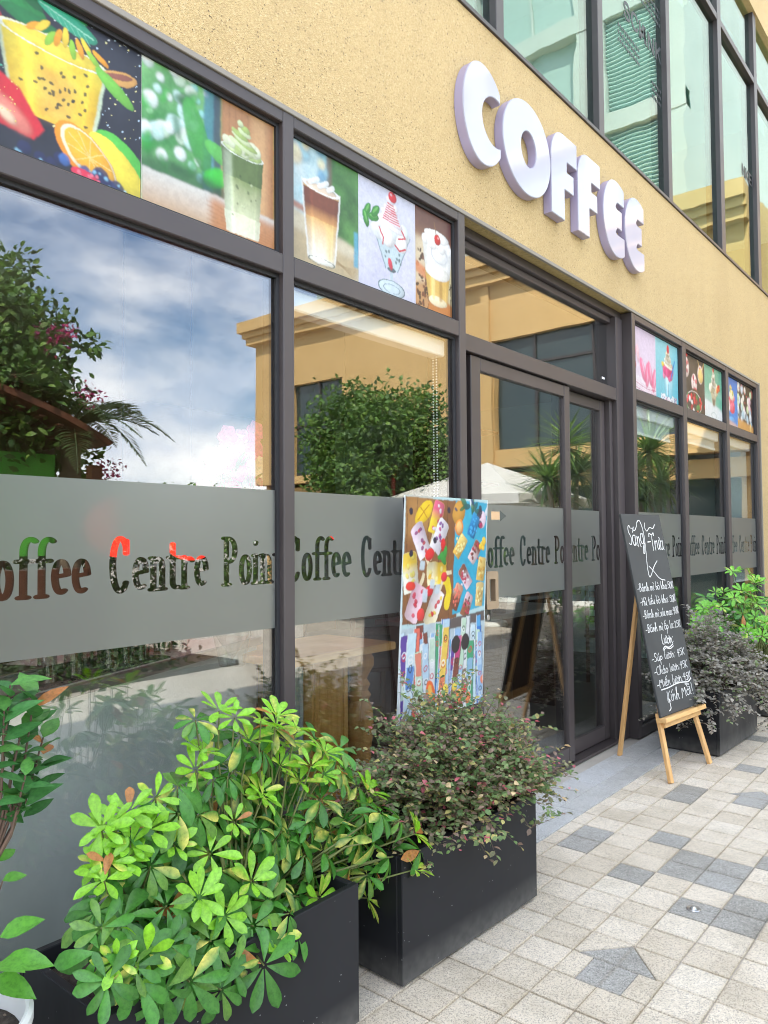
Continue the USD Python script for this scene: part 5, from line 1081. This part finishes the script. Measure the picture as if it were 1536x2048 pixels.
# roller blinds
WH_ = plain("blind_white", (.74, .76, .76), .7); CORD = plain("bead_white", (.75, .77, .76), .4)
BL = mat("blind_cloth", {"d": ("diffuse_bsdf", {"color": (.66, .74, .75)}), "t": ("translucent_bsdf", {"color": (.5, .58, .58)}), "x": ("mix_closure", {"fac": .35})}, [("d.BSDF", "x.closure1"), ("t.BSDF", "x.closure2")], surface="x.closure")
def blind(x0, x1, y, drop, label, chain=True):
    p = thing("roller_blind", label, "blind", ((x0 + x1) / 2, y, 2.30))
    part(p, "head_box", bbox(x0, x1, y, y + .075, 2.285, 2.365, .006), WH_)
    if drop > .02:
        part(p, "cloth", box(x0 + .02, x1 - .02, y + .03, y + .032, 2.284 - drop, 2.284), BL); part(p, "bottom_bar", bbox(x0 + .02, x1 - .02, y + .022, y + .04, 2.262 - drop, 2.2835 - drop, .003), WH_)
    if chain:
        z = np.arange(1.55, 2.285, .0135); b0 = trimesh.creation.icosphere(0, .0045)
        part(p, "bead_chain", cat([b0.copy().apply_translation([x1 - .045, y + .02 + dx, q]) for q in z for dx in (0, .02)]), CORD, kind="stuff")
blind(1.955, 3.015, .075, .012, "white roller blind wound up at the top of the second window")
blind(5.28, 6.24, .075, .10, "white roller blind slightly lowered in the first window right of the doorway", False)
blind(6.36, 7.44, .075, .06, "white roller blind slightly lowered in the middle window right of the doorway", False)
blind(7.56, 8.53, .075, 1.32, "pale roller blind pulled far down in the last window at the right", False)

# reception desk with panel, turned column and stone top
ds = thing("reception_desk", "honey coloured wooden desk with carved panel and turned column behind the second window", "desk", (2.85, .75, 0))
part(ds, "desk_top", bbox(2.42, 3.22, .56, 1.10, .80, .842, .006), OAKX); part(ds, "carcass", bbox(2.66, 2.905, .64, 1.05, .03, .799), OAK)
part(ds, "carved_panel", bbox(2.695, 2.870, .628, .6395, .10, .74, .006), OAK)
for (z0, z1) in ((.74, .79), (.05, .10)): part(ds, "panel_rail", bbox(2.665, 2.90, .622, .6395, z0, z1, .003), OAK)
for (x0, x1) in ((2.665, 2.694), (2.871, 2.90)): part(ds, "panel_stile", bbox(x0, x1, .622, .6395, .1005, .7395, .003), OAK)
for k in range(9):
    a = math.radians(-60 + 15 * k); part(ds, "carving", tube([(2.782 + .02 * math.sin(a), .626, .16), (2.782 + .05 * math.sin(a), .624, .26 + .03 * math.cos(a)), (2.782 + .08 * math.sin(a), .626, .22 + .14 * math.cos(a))], [.004, .005, .002], 5), OAK)
prof = [(.001, 0), (.085, 0), (.085, .05), (.06, .07), (.07, .10), (.055, .13), (.062, .30), (.075, .42), (.07, .50), (.05, .55), (.062, .575), (.045, .60), (.058, .63), (.04, .66), (.06, .70), (.078, .73), (.078, .77), (.06, .798), (.001, .798)]
part(ds, "turned_column", lathe(prof, 3.03, .66, 0, 28), wood("turned_oak", (.50, .25, .075), (.66, .36, .12), .3, "z"), smooth=30)
part(ds, "curtain", cat([tube([(2.46 + .022 * k, .70 + .012 * (k % 2), .02), (2.46 + .022 * k, .70 + .012 * (k % 2), .798)], .014, 8) for k in range(9)]), plain("curtain_grey", (.42, .48, .47), .8))
part(ds, "stone_upstand", bbox(2.30, 3.05, 1.101, 1.14, .845, 1.06), worn("terrazzo", (.42, .42, .40), (.66, .65, .62), 55.0, .4))
# cafe chairs and tables further in
def chair(loc, rz, label, first=[None]):
    if first[0]: return dup(first[0], "chair", loc, rz, label, cat="chair")
    p = thing("chair", label, "chair", loc, rz, group="dark wooden chairs inside the cafe"); first[0] = p
    part(p, "seat", bbox(-.21, .21, -.21, .21, .43, .46, .008), DWOOD, local=True)
    for sx in (-1, 1):
        part(p, "leg", rod((sx * .18, -.18, 0), (sx * .18, -.18, .43), .035, .035, up=(0, 1, .01)), DWOOD, local=True)
        part(p, "leg", rod((sx * .18, .19, 0), (sx * .18, .21, .95), .035, .03, up=(0, 1, .01)), DWOOD, local=True)
    for z in (.58, .70, .82): part(p, "slat", bbox(-.16, .16, .195, .212, z, z + .06, .004), DWOOD, local=True)
    return p
chair((3.30, 1.15, -.003), .5, "dark wooden chair next to the turned column of the desk"); chair((4.35, 1.75, -.003), 2.6, "dark wooden chair behind the closed sliding door leaf"); chair((6.4, 1.5, -.003), -.6, "dark wooden chair behind the first window right of the doorway"); chair((7.2, 1.1, -.003), 2.0, "dark wooden chair behind the middle window right of the doorway")
def table(x, y, w, d, label):
    p = thing("table", label, "table", (x, y, 0))
    part(p, "tabletop", bbox(x - w / 2, x + w / 2, y - d / 2, y + d / 2, .80, .835, .005), worn("stone_top", (.16, .155, .145), (.26, .25, .24), 4, .3))
    for sx in (-1, 1): part(p, "leg", bbox(x + sx * (w / 2 - .12) - .04, x + sx * (w / 2 - .12) + .04, y - .2, y + .2, -.003, .7995), DWOOD)
    return p
table(5.0, 1.15, 1.9, .55, "long stone-topped table seen through the sliding door"); table(7.0, 1.9, 1.2, .7, "stone-topped table behind the windows right of the doorway")
def pot_plant(x, y, z, s, label, seed, colr, white=False):
    r = np.random.default_rng(seed); p = thing("pot_plant", label, "pot plant", (x, y, z))
    part(p, "pot", lathe([(.001, 0), (.042 * s, 0), (.06 * s, .12 * s), (.054 * s, .12 * s), (.05 * s, .10 * s), (.001, .10 * s)], x, y, z, 20), plain("pot_white", (.7, .7, .68), .4) if white else plain("pot_black", (.02, .02, .02), .4), smooth=30)
    V, C, F = [], [], []
    for k in range(46):
        a, e = r.uniform(0, 6.28), r.uniform(.2, 1.2); d = np.array([math.cos(a), math.sin(a), e]); L = s * r.uniform(.07, .14)
        c0 = np.array([x, y, z + .11 * s]) + unit(d) * s * r.uniform(.0, .12); v = blade(c0, d, np.array([0, 0, 1.0]), L, L * .42, .35, .2, OVATE); V.append(v); C.append(leaf_paint(v, 6, np.array(colr) * r.uniform(.7, 1.3), np.array(colr), np.array(colr) * 1.5, r))
    part(p, "foliage", cat([(v, blade_faces()) for v in V]), LEAF, smooth=True, paint=np.vstack(C), kind="stuff")
pot_plant(4.98, .98, .835, 1.25, "small plant in a black pot on the long table behind the right sliding door", 1, (.10, .26, .05)); pot_plant(4.22, 1.12, .835, 1.0, "small green plant on the left end of the long table behind the glass door", 2, (.10, .24, .05), True); pot_plant(4.48, 1.2, .835, .9, "small green plant in the middle of the long table behind the glass door", 3, (.12, .28, .06), True)
pb = thing("planter_trough", "pale trough with mossy bottom standing on the long table", "planter", (5.3, 1.32, .835))
part(pb, "trough", bbox(4.75, 5.85, 1.28, 1.38, .836, 1.02), plain("trough_white", (.72, .72, .68), .5)); part(pb, "moss", bbox(4.76, 5.3, 1.255, 1.279, .836, .88, .01), plain("moss", (.22, .30, .05), .9))
# flowers at the left window, red lanterns, pendant lamps, bamboo shelf
fl = thing("flower_vase", "vase of pink and white artificial flowers inside the left window", "flowers", (1.92, .32, .905))
part(fl, "vase", lathe([(.001, 0), (.05, 0), (.075, .12), (.05, .26), (.06, .30), (.052, .30), (.042, .26), (.066, .12), (.001, .02)], 1.92, .34, .907, 24), CLEAR, smooth=30)
rf = np.random.default_rng(4)
PINK = leafy("petal", .4, .5)
for k in range(44):
    c0 = np.array([1.90 + rf.normal(0, .085), .29 + rf.normal(0, .04), 1.58 + abs(rf.normal(0, .13))]); part(fl, "flower_stem", tube([(1.92, .34, 1.18), (c0 + [1.92, .34, 1.2]) / 2 + rf.normal(0, .02, 3), c0], .0025, 4), STEM)
    col = [(.85, .26, .42), (.90, .50, .64), (.90, .84, .62), (.80, .16, .34)][k % 4]; V = []
    for j in range(6):
        a = j * 1.05 + k; V.append(blade(c0, np.array([math.cos(a), -.4, math.sin(a)]), np.array([0, -1.0, .2]), .05, .04, .1, .2, OBOV))
    part(fl, "flower", cat([(v, blade_faces()) for v in V]), PINK, smooth=True, paint=np.tile(col, (len(V) * 18, 1)))
V, C = [], []
for k in range(90):
    a = rf.uniform(0, 6.28); c0 = np.array([1.92 + rf.normal(0, .10), .30 + rf.normal(0, .05), 1.36 + rf.uniform(0, .30)]); v = blade(c0, np.array([math.cos(a), math.sin(a), rf.uniform(.2, 1.6)]), np.array([0, 0, 1.0]), rf.uniform(.07, .15), .02, .3, .2, OVATE); V.append(v); C.append(leaf_paint(v, 6, (.12, .24, .06), (.16, .28, .07), (.2, .35, .1), rf))
part(fl, "foliage", cat([(v, blade_faces()) for v in V]), LEAF, smooth=True, paint=np.vstack(C), kind="stuff")
def lantern(x, y, z, R, label):
    p = thing("paper_lantern", label, "lantern", (x, y, z))
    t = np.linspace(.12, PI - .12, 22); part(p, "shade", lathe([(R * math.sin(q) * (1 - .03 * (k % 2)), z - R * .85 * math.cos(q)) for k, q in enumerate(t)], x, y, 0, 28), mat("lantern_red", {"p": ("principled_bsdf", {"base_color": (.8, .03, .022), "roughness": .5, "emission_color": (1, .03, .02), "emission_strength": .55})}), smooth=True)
    part(p, "cap", lathe([(.001, z + R * .88), (R * .25, z + R * .88), (R * .25, z + R * .80)], x, y, 0, 16), plain("gold", (.6, .4, .1), .4, .6)); part(p, "cord", tube([(x, y, z + R * .86), (x, y, 3.11)], .003, 4), GASKET)
lantern(1.84, 1.0, 1.46, .16, "red paper lantern behind the lettering of the left window"); lantern(2.24, 1.05, 1.42, .14, "red paper lantern behind the end of the second word on the left window"); lantern(3.95, 1.6, 1.5, .15, "red paper lantern behind the lettering of the sliding door")
def pendant(x, y, z, label):
    p = thing("pendant_lamp", label, "lamp", (x, y, z))
    part(p, "shade", lathe([(.004, z + .16), (.02, z + .15), (.06, z), (.056, z), (.018, z + .14), (.004, z + .15)], x, y, 0, 20), plain("brass", (.75, .45, .12), .3, .9), smooth=30); part(p, "cord", tube([(x, y, z + .15), (x, y, 3.11)], .003, 4), GASKET)
    part(p, "bulb", trimesh.creation.icosphere(2, .03).apply_translation([x, y, z + .05]), mat("warm_bulb", {"e": ("emission", {"color": (1, .62, .22), "strength": 5.0})}, surface="e.emission"), smooth=True)
pendant(7.05, .62, 1.08, "brass pendant lamp glowing behind the middle window right of the doorway")
sh = thing("bamboo_shelf", "dark bamboo shelf just visible in the door gap", "shelf", (7.0, 2.6, 0))
for z in (.3, .9, 1.5, 2.0, 2.6): part(sh, "shelf_board", bbox(6.4, 7.6, 2.55, 2.85, z, z + .03), DWOOD)
part(sh, "back_panel", box(6.4, 7.6, 2.86, 2.88, 0, 2.6), DWOOD)
# ------------------------------------------------------------------ across the court: what the windows mirror
ow = thing("court_building", "yellow building with dark windows and stepped cornice mirrored in the cafe windows", "building", (14, -8, 0))
PALEY = worn("smooth_render", (.56, .365, .145), (.62, .41, .175), 1.2, .85, .2, 50.0)
DGL = mat("dark_pane", {"p": ("principled_bsdf", {"base_color": (.035, .055, .06), "roughness": .06})})
def wallx(y0, y1, z0, z1, x0=14.0, x1=14.4): part(ow, "wall", box(x0, x1, y0, y1, z0, z1), PALEY)
wallx(-14.2, -12.75, 2.9, 7.0); wallx(-12.75, -10.88, 2.9, 3.1); wallx(-12.75, -10.88, 5.52, 7.0); wallx(-10.88, -6.28, 2.9, 7.0); wallx(-6.28, -2.4, 2.9, 3.27); wallx(-6.28, -2.4, 5.66, 7.0); wallx(-2.4, -1.2, 2.9, 7.0)
part(ow, "pilaster", box(13.93, 13.998, -6.50, -6.30, 2.9, 6.85), PALEY)
for (x0, z0, z1) in ((13.80, 6.86, 7.05), (13.62, 7.20, 7.50), (13.72, 7.051, 7.199)): part(ow, "cornice", box(x0, 14.4, -14.2 - (14 - x0), -1.2, z0, z1), PALEY)
part(ow, "end_wall", box(14.4, 24, -14.2, -13.8, 0, 7.2), PALEY); part(ow, "end_wall", box(14.4, 24, -1.6, -1.2, 0, 7.2), PALEY); part(ow, "roof", box(14.4, 24, -14.2, -1.2, 7.2, 7.4), PALEY)
part(ow, "lintel", box(14.22, 14.40, -14.2, -1.2, 2.45, 2.80), PALEY)
for k, (y0, y1) in enumerate(((-12.75, -11.85), (-11.80, -10.88))): part(ow, "window", box(14.14, 14.16, y0, y1, 3.1, 5.52), DGL)
part(ow, "window_frame", box(14.10, 14.17, -11.85, -11.80, 3.1, 5.52), FRAME); part(ow, "window_frame", box(14.10, 14.138, -12.75, -11.85, 4.4, 4.46), FRAME); part(ow, "window_frame", box(14.10, 14.138, -11.8, -10.88, 4.4, 4.46), FRAME)
ys = [-6.28, -5.30, -4.02, -3.2, -2.4]
for a, c in zip(ys[:-1], ys[1:]):
    part(ow, "window", box(14.14, 14.16, a + .03, c - .03, 3.27, 5.05), DGL); part(ow, "window", box(14.14, 14.16, a + .03, c - .03, 5.11, 5.66), DGL); part(ow, "window_frame", box(14.09, 14.17, c - .03, c + .03, 3.27, 5.66), FRAME)
    part(ow, "window_frame", box(14.10, 14.17, a + .03, c - .03, 5.05, 5.11), FRAME)
for k in range(8):
    y0 = -14.1 + k * 1.6; part(ow, "shop_window", box(14.50, 14.52, y0, y0 + 1.54, .1, 2.45), DGL); part(ow, "shop_frame", box(14.46, 14.53, y0 + 1.54, y0 + 1.6, 0, 2.45), FRAME)
part(ow, "plinth", box(14.45, 14.6, -14.2, -1.2, 0, .1), CONC)
tw = thing("office_tower", "white office tower with teal louvred windows mirrored in the upper glazing", "building", (17, -7, 0))
WHT = worn("tower_white", (.44, .47, .44), (.52, .54, .51), .6, .8); TW = plain("tower_teal", (.36, .46, .435), .2); LV = plain("louvre_teal", (.50, .66, .63), .5)
part(tw, "core", box(17.35, 27, -15.0, -3.2, 0, 26), WHT)
cols = [(-15.0, -11.5), (-11.2, -9.2), (-8.6, -5.8), (-5.05, -3.75)]
for f_ in range(8):
    z0 = 3.2 + f_ * 2.75; part(tw, "floor_band", box(17.0, 17.349, -15.0, -3.2, z0 + 2.3, z0 + 2.75), WHT)
    for (y0, y1) in cols:
        part(tw, "window", box(17.30, 17.345, y0, y1, z0, z0 + 2.299), TW)
        if y1 == -3.75:
            for j in range(22): part(tw, "louvre", box(17.12, 17.26, y0 + .03, y1 - .03, z0 + .06 + j * .102, z0 + .075 + j * .102), LV) if f_ in (1, 2, 3) else None
            if f_ not in (1, 2, 3): part(tw, "louvres", cat([box(17.12, 17.26, y0 + .03, y1 - .03, z0 + .06 + j * .102, z0 + .075 + j * .102) for j in range(22)]), LV, kind="stuff")
        else: part(tw, "glazing_bar", box(17.2, 17.29, (y0 + y1) / 2 - .04, (y0 + y1) / 2 + .04, z0, z0 + 2.299), WHT)
for (a, c) in zip([-11.5, -9.2, -5.8, -3.75], [-11.2, -8.6, -5.05, -3.2]): part(tw, "pier", box(17.02, 17.348, a, c, 0, 25.2), WHT)

# ---- trees and shrubs of the court
def crown(r, clumps, n, spread, leaf, pal, w, flat=.5):
    P, N, D = [], [], []
    for (c, R) in clumps:
        c, R = np.array(c), np.array(R) * np.ones(3); m = int(n * np.prod(R) ** (2 / 3))
        d = unit(r.normal(0, 1, (m, 3))); q = r.uniform(.35, 1.0, (m, 1)) ** .6; k = r.normal(0, spread, (max(4, m // 26), 3)); k = k[r.integers(len(k), size=m)]
        P.append(c + (d * q + k) * R); N.append(d + [0, 0, .8] + r.normal(0, .5, (m, 3))); D.append(r.normal(0, 1, (m, 3)) + d)
    P, N, D = np.vstack(P), np.vstack(N), np.vstack(D); m = len(P); L = r.uniform(*leaf, m)
    col = np.array(pal)[r.choice(len(pal), m, p=np.array(w) / sum(w))] * r.uniform(.65, 1.3, (m, 1))
    return small_leaves(P, D, N, L, L * r.uniform(.42, .6, m), col)
def tree(name, label, base, fork, limbs, clumps, r, pal, w, n=1500, leaf=(.05, .09), trunk=.09, spread=.22, flowers=None):
    p = thing(name, label, "tree", base)
    b0 = np.array(base); f0 = np.array(fork)
    part(p, "trunk", tube([b0, b0 * .6 + f0 * .4 + [.03, .02, 0], f0], [trunk, trunk * .85, trunk * .7], 9), TWIG, smooth=True)
    for e in limbs: e = np.array(e); part(p, "limb", tube([f0, (f0 + e) / 2 + r.normal(0, .06, 3), e], [trunk * .6, trunk * .38, trunk * .12], 7), TWIG, smooth=True)
    v, f, c = crown(r, clumps, n, spread, leaf, pal, w); part(p, "crown", (v, f), MATTLEAF, paint=c, kind="stuff")
    if flowers:
        v, f, c = crown(r, flowers[0], flowers[1], .3, (.04, .07), flowers[2], [1] * len(flowers[2])); part(p, "blossom", (v, f), PINK, paint=c, kind="stuff")
    return p
rt = np.random.default_rng(17)
GRN = [(.07, .16, .03), (.11, .23, .045), (.17, .29, .06), (.04, .10, .025)]
cl = []
for k in range(34):
    a, e = rt.uniform(0, 6.28), rt.uniform(-.9, 1.2); q = rt.uniform(.35, 1.0)
    cl.append(((10.05 + 1.75 * q * math.cos(a) * math.cos(e), -6.0 + 1.2 * q * math.sin(a) * math.cos(e), 2.75 + 1.15 * q * math.sin(e)), rt.uniform(.34, .60)))
tree("court_tree", "round bushy green tree in the court mirrored in the second window", (9.7, -6.0, 0), (9.75, -6.0, 1.3), [c[0] for c in cl[:12]], cl, rt, GRN, [30, 34, 22, 14], 3600, (.07, .12), .08)
cl = [((4.05 + .95 * rt.normal(0, .5), -8.0 + .7 * rt.normal(0, .6), z), rt.uniform(.36, .62)) for z in rt.uniform(2.4, 4.55, 34)] + [((5.2, -7.9, 4.3), .22), ((5.55, -7.9, 4.2), .15), ((5.0, -7.8, 3.7), .25), ((5.1, -7.8, 3.3), .28), ((4.5, -8, 5.1), .22)]
fc = [((4.6, -7.2, 3.9), .17), ((5.15, -7.3, 3.35), .14), ((4.2, -7.1, 3.35), .13), ((5.1, -7.2, 2.75), .13), ((4.9, -7.3, 4.15), .1), ((5.35, -7.1, 2.35), .15)]
tree("bougainvillea", "tall bougainvillea with magenta blossom mirrored in the left window", (4.3, -8.2, 0), (4.4, -8.1, 2.2), [c[0] for c in cl[:14]], cl, rt, GRN, [30, 34, 16, 20], 2600, (.09, .15), .10, .3, (fc, 5200, [(.45, .03, .16), (.60, .08, .26), (.50, .05, .12)]))
PALM = leafy("palm_leaf", .2, .4)
def frond(c, a, L, rise, sag, r, n=46, lw=.028, ll=.34):
    t = np.linspace(0, 1, n); out = np.array([math.cos(a), math.sin(a), 0]); path = np.array(c) + np.outer(t * L, out) + np.outer(rise * t - sag * t * t, [0, 0, 1.0])
    d = unit(np.gradient(path, axis=0)); side = unit(np.cross(d, [0, 0, 1.0])); V, F = [tube(path[::5], np.linspace(.016, .004, len(path[::5])), 5)], None
    for s in (-1, 1):
        l = ll * np.sin(PI * np.clip(t * .9 + .08, 0, 1)); D = side * s + d * .9 + np.array([0, 0, .25]) + r.normal(0, .08, (n, 3))
        v, f, _ = small_leaves(path, D, np.tile([0, 0, 1.0], (n, 1)) + side * s * -.3, l, np.full(n, lw), np.zeros((n, 3))); V.append((v, f))
    return cat(V)
def palm(name, label, base, top, nf, L, r, col, ll=.34):
    p = thing(name, label, "palm", base); b0, t0 = np.array(base), np.array(top)
    part(p, "trunk", tube([b0, (b0 + t0) / 2 + [.04, 0, 0], t0], [.17, .14, .12], 10), worn("palm_bark", (.12, .09, .06), (.22, .17, .12), 14.0, .9, .6, 20.0), smooth=True)
    for k in range(nf):
        m = frond(t0, 2 * PI * k / nf + r.uniform(-.15, .15), L * r.uniform(.85, 1.1), r.uniform(.2, 1.3), r.uniform(.7, 1.3), r, ll=ll)
        part(p, "frond", m, PALM, paint=np.tile(np.array(col) * r.uniform(.75, 1.25), (len(m[0]), 1)))
palm("date_palm", "date palm with feathery fronds mirrored beside the bougainvillea", (4.85, -7.25, 0), (4.9, -7.25, 2.85), 19, 1.2, np.random.default_rng(2), (.075, .12, .045), .30)
def dragon(label, base, heads, r):
    p = thing("dragon_tree", label, "tree", base)
    for (h, R) in heads:
        h = np.array(h); part(p, "stem", tube([base, (np.array(base) + h) / 2 + [.08, .03, -.1], h], [.07, .05, .035], 7), worn("grey_bark", (.22, .18, .13), (.34, .29, .22), 14.0, .9), smooth=True)
        for k in range(120):
            d = unit(np.array([r.normal(), r.normal(), r.normal(.45, .6)])); L = R * r.uniform(.75, 1.1); v = blade(h, d, np.array([0, 0, 1.0]) - d * .2, L, .042, r.uniform(.12, .55), .2, ((0, .1, .6, 1), (.7, 1, .7, .03)), 7)
            g = r.uniform(.6, 1.35); V = leaf_paint(v, 7, np.array([.10, .20, .05]) * g, np.array([.16, .27, .07]) * g, np.array([.16, .28, .08]) * g, r); yield_.append((v, V))
        part(p, "leaf_head", cat([(v, blade_faces(7)) for v, _ in yield_]), LEAF, smooth=True, paint=np.vstack([c for _, c in yield_])); yield_.clear()
yield_ = []
rd = np.random.default_rng(6)
dragon("dragon tree with strap leaves mirrored in the sliding doors", (10.2, -2.75, 0), [((10.2, -2.7, 2.72), .85), ((10.75, -2.75, 2.35), .75), ((9.7, -2.8, 2.2), .7), ((10.3, -2.9, 2.0), .6)], rd)
dragon("dragon tree with a tall head mirrored in the first window right of the doorway", (12.1, -2.45, 0), [((12.15, -2.4, 2.78), .95), ((11.4, -2.45, 2.35), .8), ((12.9, -2.5, 2.3), .8), ((12.2, -2.6, 2.0), .7)], rd)
cl = [((x, -2.9 + .15 * rt.normal(), rt.uniform(.5, 1.25)), rt.uniform(.3, .45)) for x in np.arange(9.0, 13.4, .32)]
hd = thing("court_hedge", "low leafy hedge across the court", "hedge", (11, -2.9, 0))
v, f, c = crown(rt, cl, 900, .2, (.05, .09), GRN, [30, 34, 22, 14]); part(hd, "foliage", (v, f), MATTLEAF, paint=c, kind="stuff")
cl = [((x, -8.6 + .3 * rt.normal(), rt.uniform(.4, 1.9)), rt.uniform(.4, .6)) for x in np.arange(6.4, 12.8, .45)]
hd = thing("court_hedge", "shrub bed behind the parasol across the court", "hedge", (9.5, -8.6, 0))
v, f, c = crown(rt, cl, 700, .2, (.06, .10), GRN, [34, 34, 12, 20]); part(hd, "foliage", (v, f), MATTLEAF, paint=c, kind="stuff")
cl = [((rt.uniform(1.6, 5.2), rt.uniform(-6.2, -4.9), .08), (.42, .42, .16)) for _ in range(40)]
gb = thing("planting_bed", "dark low planting bed in front of the kiosk", "plants", (3.8, -5, 0), kind="stuff")
part(gb, "soil", box(1.4, 5.5, -6.5, -4.6, -.007, .05), SOIL); v, f, c = crown(rt, cl, 900, .2, (.06, .11), [(.03, .07, .02), (.05, .10, .03), (.02, .04, .015)], [1, 1, 1]); part(gb, "foliage", (v, f), MATTLEAF, paint=c, kind="stuff")
cl = [((x, -9.9 + .15 * rt.normal(), rt.uniform(.3, 1.7)), rt.uniform(.35, .5)) for x in np.arange(-1.5, 12.5, .24)]
hd = thing("court_hedge", "dark hedge behind the kiosk across the court", "hedge", (4, -9.9, 0))
v, f, c = crown(rt, cl, 1700, .2, (.08, .13), GRN, [24, 14, 4, 58]); part(hd, "foliage", (v, f), MATTLEAF, paint=c, kind="stuff")
# parasol
ps = thing("parasol", "square white parasol mirrored in the sliding door", "parasol", (10.5, -4.3, 0))
ap = np.array([10.5, -4.3, 2.62]); cn = [np.array([10.5 + sx * 1.3, -4.3 + sy * 1.3, 2.02]) for sx, sy in ((-1, -1), (1, -1), (1, 1), (-1, 1))]
CAN = mat("canvas_white", {"d": ("diffuse_bsdf", {"color": (.80, .80, .78)}), "t": ("translucent_bsdf", {"color": (.6, .6, .58)}), "x": ("mix_closure", {"fac": .25})}, [("d.BSDF", "x.closure1"), ("t.BSDF", "x.closure2")], surface="x.closure")
for k in range(4):
    a, c = cn[k], cn[(k + 1) % 4]; part(ps, "canopy_panel", (np.array([ap, a, c, a - [0, 0, .14], c - [0, 0, .14]]), np.array([[0, 1, 2], [1, 3, 4], [1, 4, 2]])), CAN); part(ps, "rib", tube([ap - [0, 0, .03], a - [0, 0, .03]], .012, 5), FRAME)
part(ps, "pole", tube([(10.5, -4.3, .0), (10.5, -4.3, 2.6)], .028, 10), FRAME, smooth=True); part(ps, "base", lathe([(.001, .06), (.3, .06), (.32, .0), (.001, .0)], 10.5, -4.3, 0, 24), CONC)
# red goal-like frame beside the parasol
rf_ = thing("red_frame", "red metal frame standing by the parasol", "frame", (9.35, -4.9, 0)); REDM = plain("red_paint", (.45, .02, .02), .4)
for x in (9.5, 10.3): part(rf_, "post", tube([(x, -5.6, 0), (x, -5.6, 2.62)], .035, 8), REDM, smooth=True)
part(rf_, "crossbar", tube([(9.45, -5.6, 2.60), (10.35, -5.6, 2.60)], .035, 8), REDM, smooth=True)
# barrel-roofed kiosk
kk = thing("kiosk", "brown barrel-roofed kiosk with green panel mirrored in the left window", "kiosk", (3.2, -7.6, 0))
BRN = wood("roof_brown", (.10, .035, .02), (.17, .07, .04), .45, "y"); a_ = np.radians(np.linspace(38, 142, 33))
o = [(1.2 + 5.0 * math.cos(q), 1.30 + 2.2 * math.sin(q)) for q in a_]; i_ = [(1.2 + 4.92 * math.cos(q), 1.30 + 2.12 * math.sin(q)) for q in a_[::-1]]
v, f = parts_of(extrude(Polygon(o + i_), 3.0)); part(kk, "roof", (np.stack([v[:, 0], -6.6 - v[:, 2], v[:, 1]], 1), f), BRN)
for k, q in enumerate(a_[1:-1]): part(kk, "roof_slat", box(1.2 + 4.86 * math.cos(q) - .035, 1.2 + 4.86 * math.cos(q) + .035, -9.5, -6.65, 1.30 + 2.04 * math.sin(q) - .012, 1.30 + 2.04 * math.sin(q) + .012), BRN)
for x in (-2.4, 4.95):
    for y in (-6.75, -9.4): part(kk, "post", box(x - .07, x + .07, y - .07, y + .07, 0, 2.35), BRN)
part(kk, "green_panel", box(1.6, 4.65, -7.2, -7.14, 1.2, 2.50), plain("panel_green", (.10, .50, .06), .5)); part(kk, "counter", box(1.35, 4.85, -7.0, -6.7, 0, 1.05), BRN)
# the court's far side
fb = thing("far_block", "low white block at the far side of the court", "building", (0, -40, 0)); part(fb, "wall", box(-30, 9, -46, -40, 0, 4.2), WHT)
for k in range(12): part(fb, "window", box(-28 + k * 3, -26.4 + k * 3, -39.99, -39.95, 1.2, 2.8), DGL)
part(fb, "roof", box(-30.3, 9.3, -46.3, -39.7, 4.2, 4.5), WHT)
cl = [((x, -33 + 2 * rt.normal(0, .6), rt.uniform(1.0, 3.0)), rt.uniform(1.0, 1.6)) for x in np.arange(-24, 26, 1.5)]
fw = thing("tree_belt", "belt of distant trees at the far side of the court", "trees", (0, -33, 0), kind="stuff")
v, f, c = crown(rt, cl, 420, .2, (.22, .36), GRN, [34, 34, 12, 20]); part(fw, "foliage", (v, f), MATTLEAF, paint=c, kind="stuff")
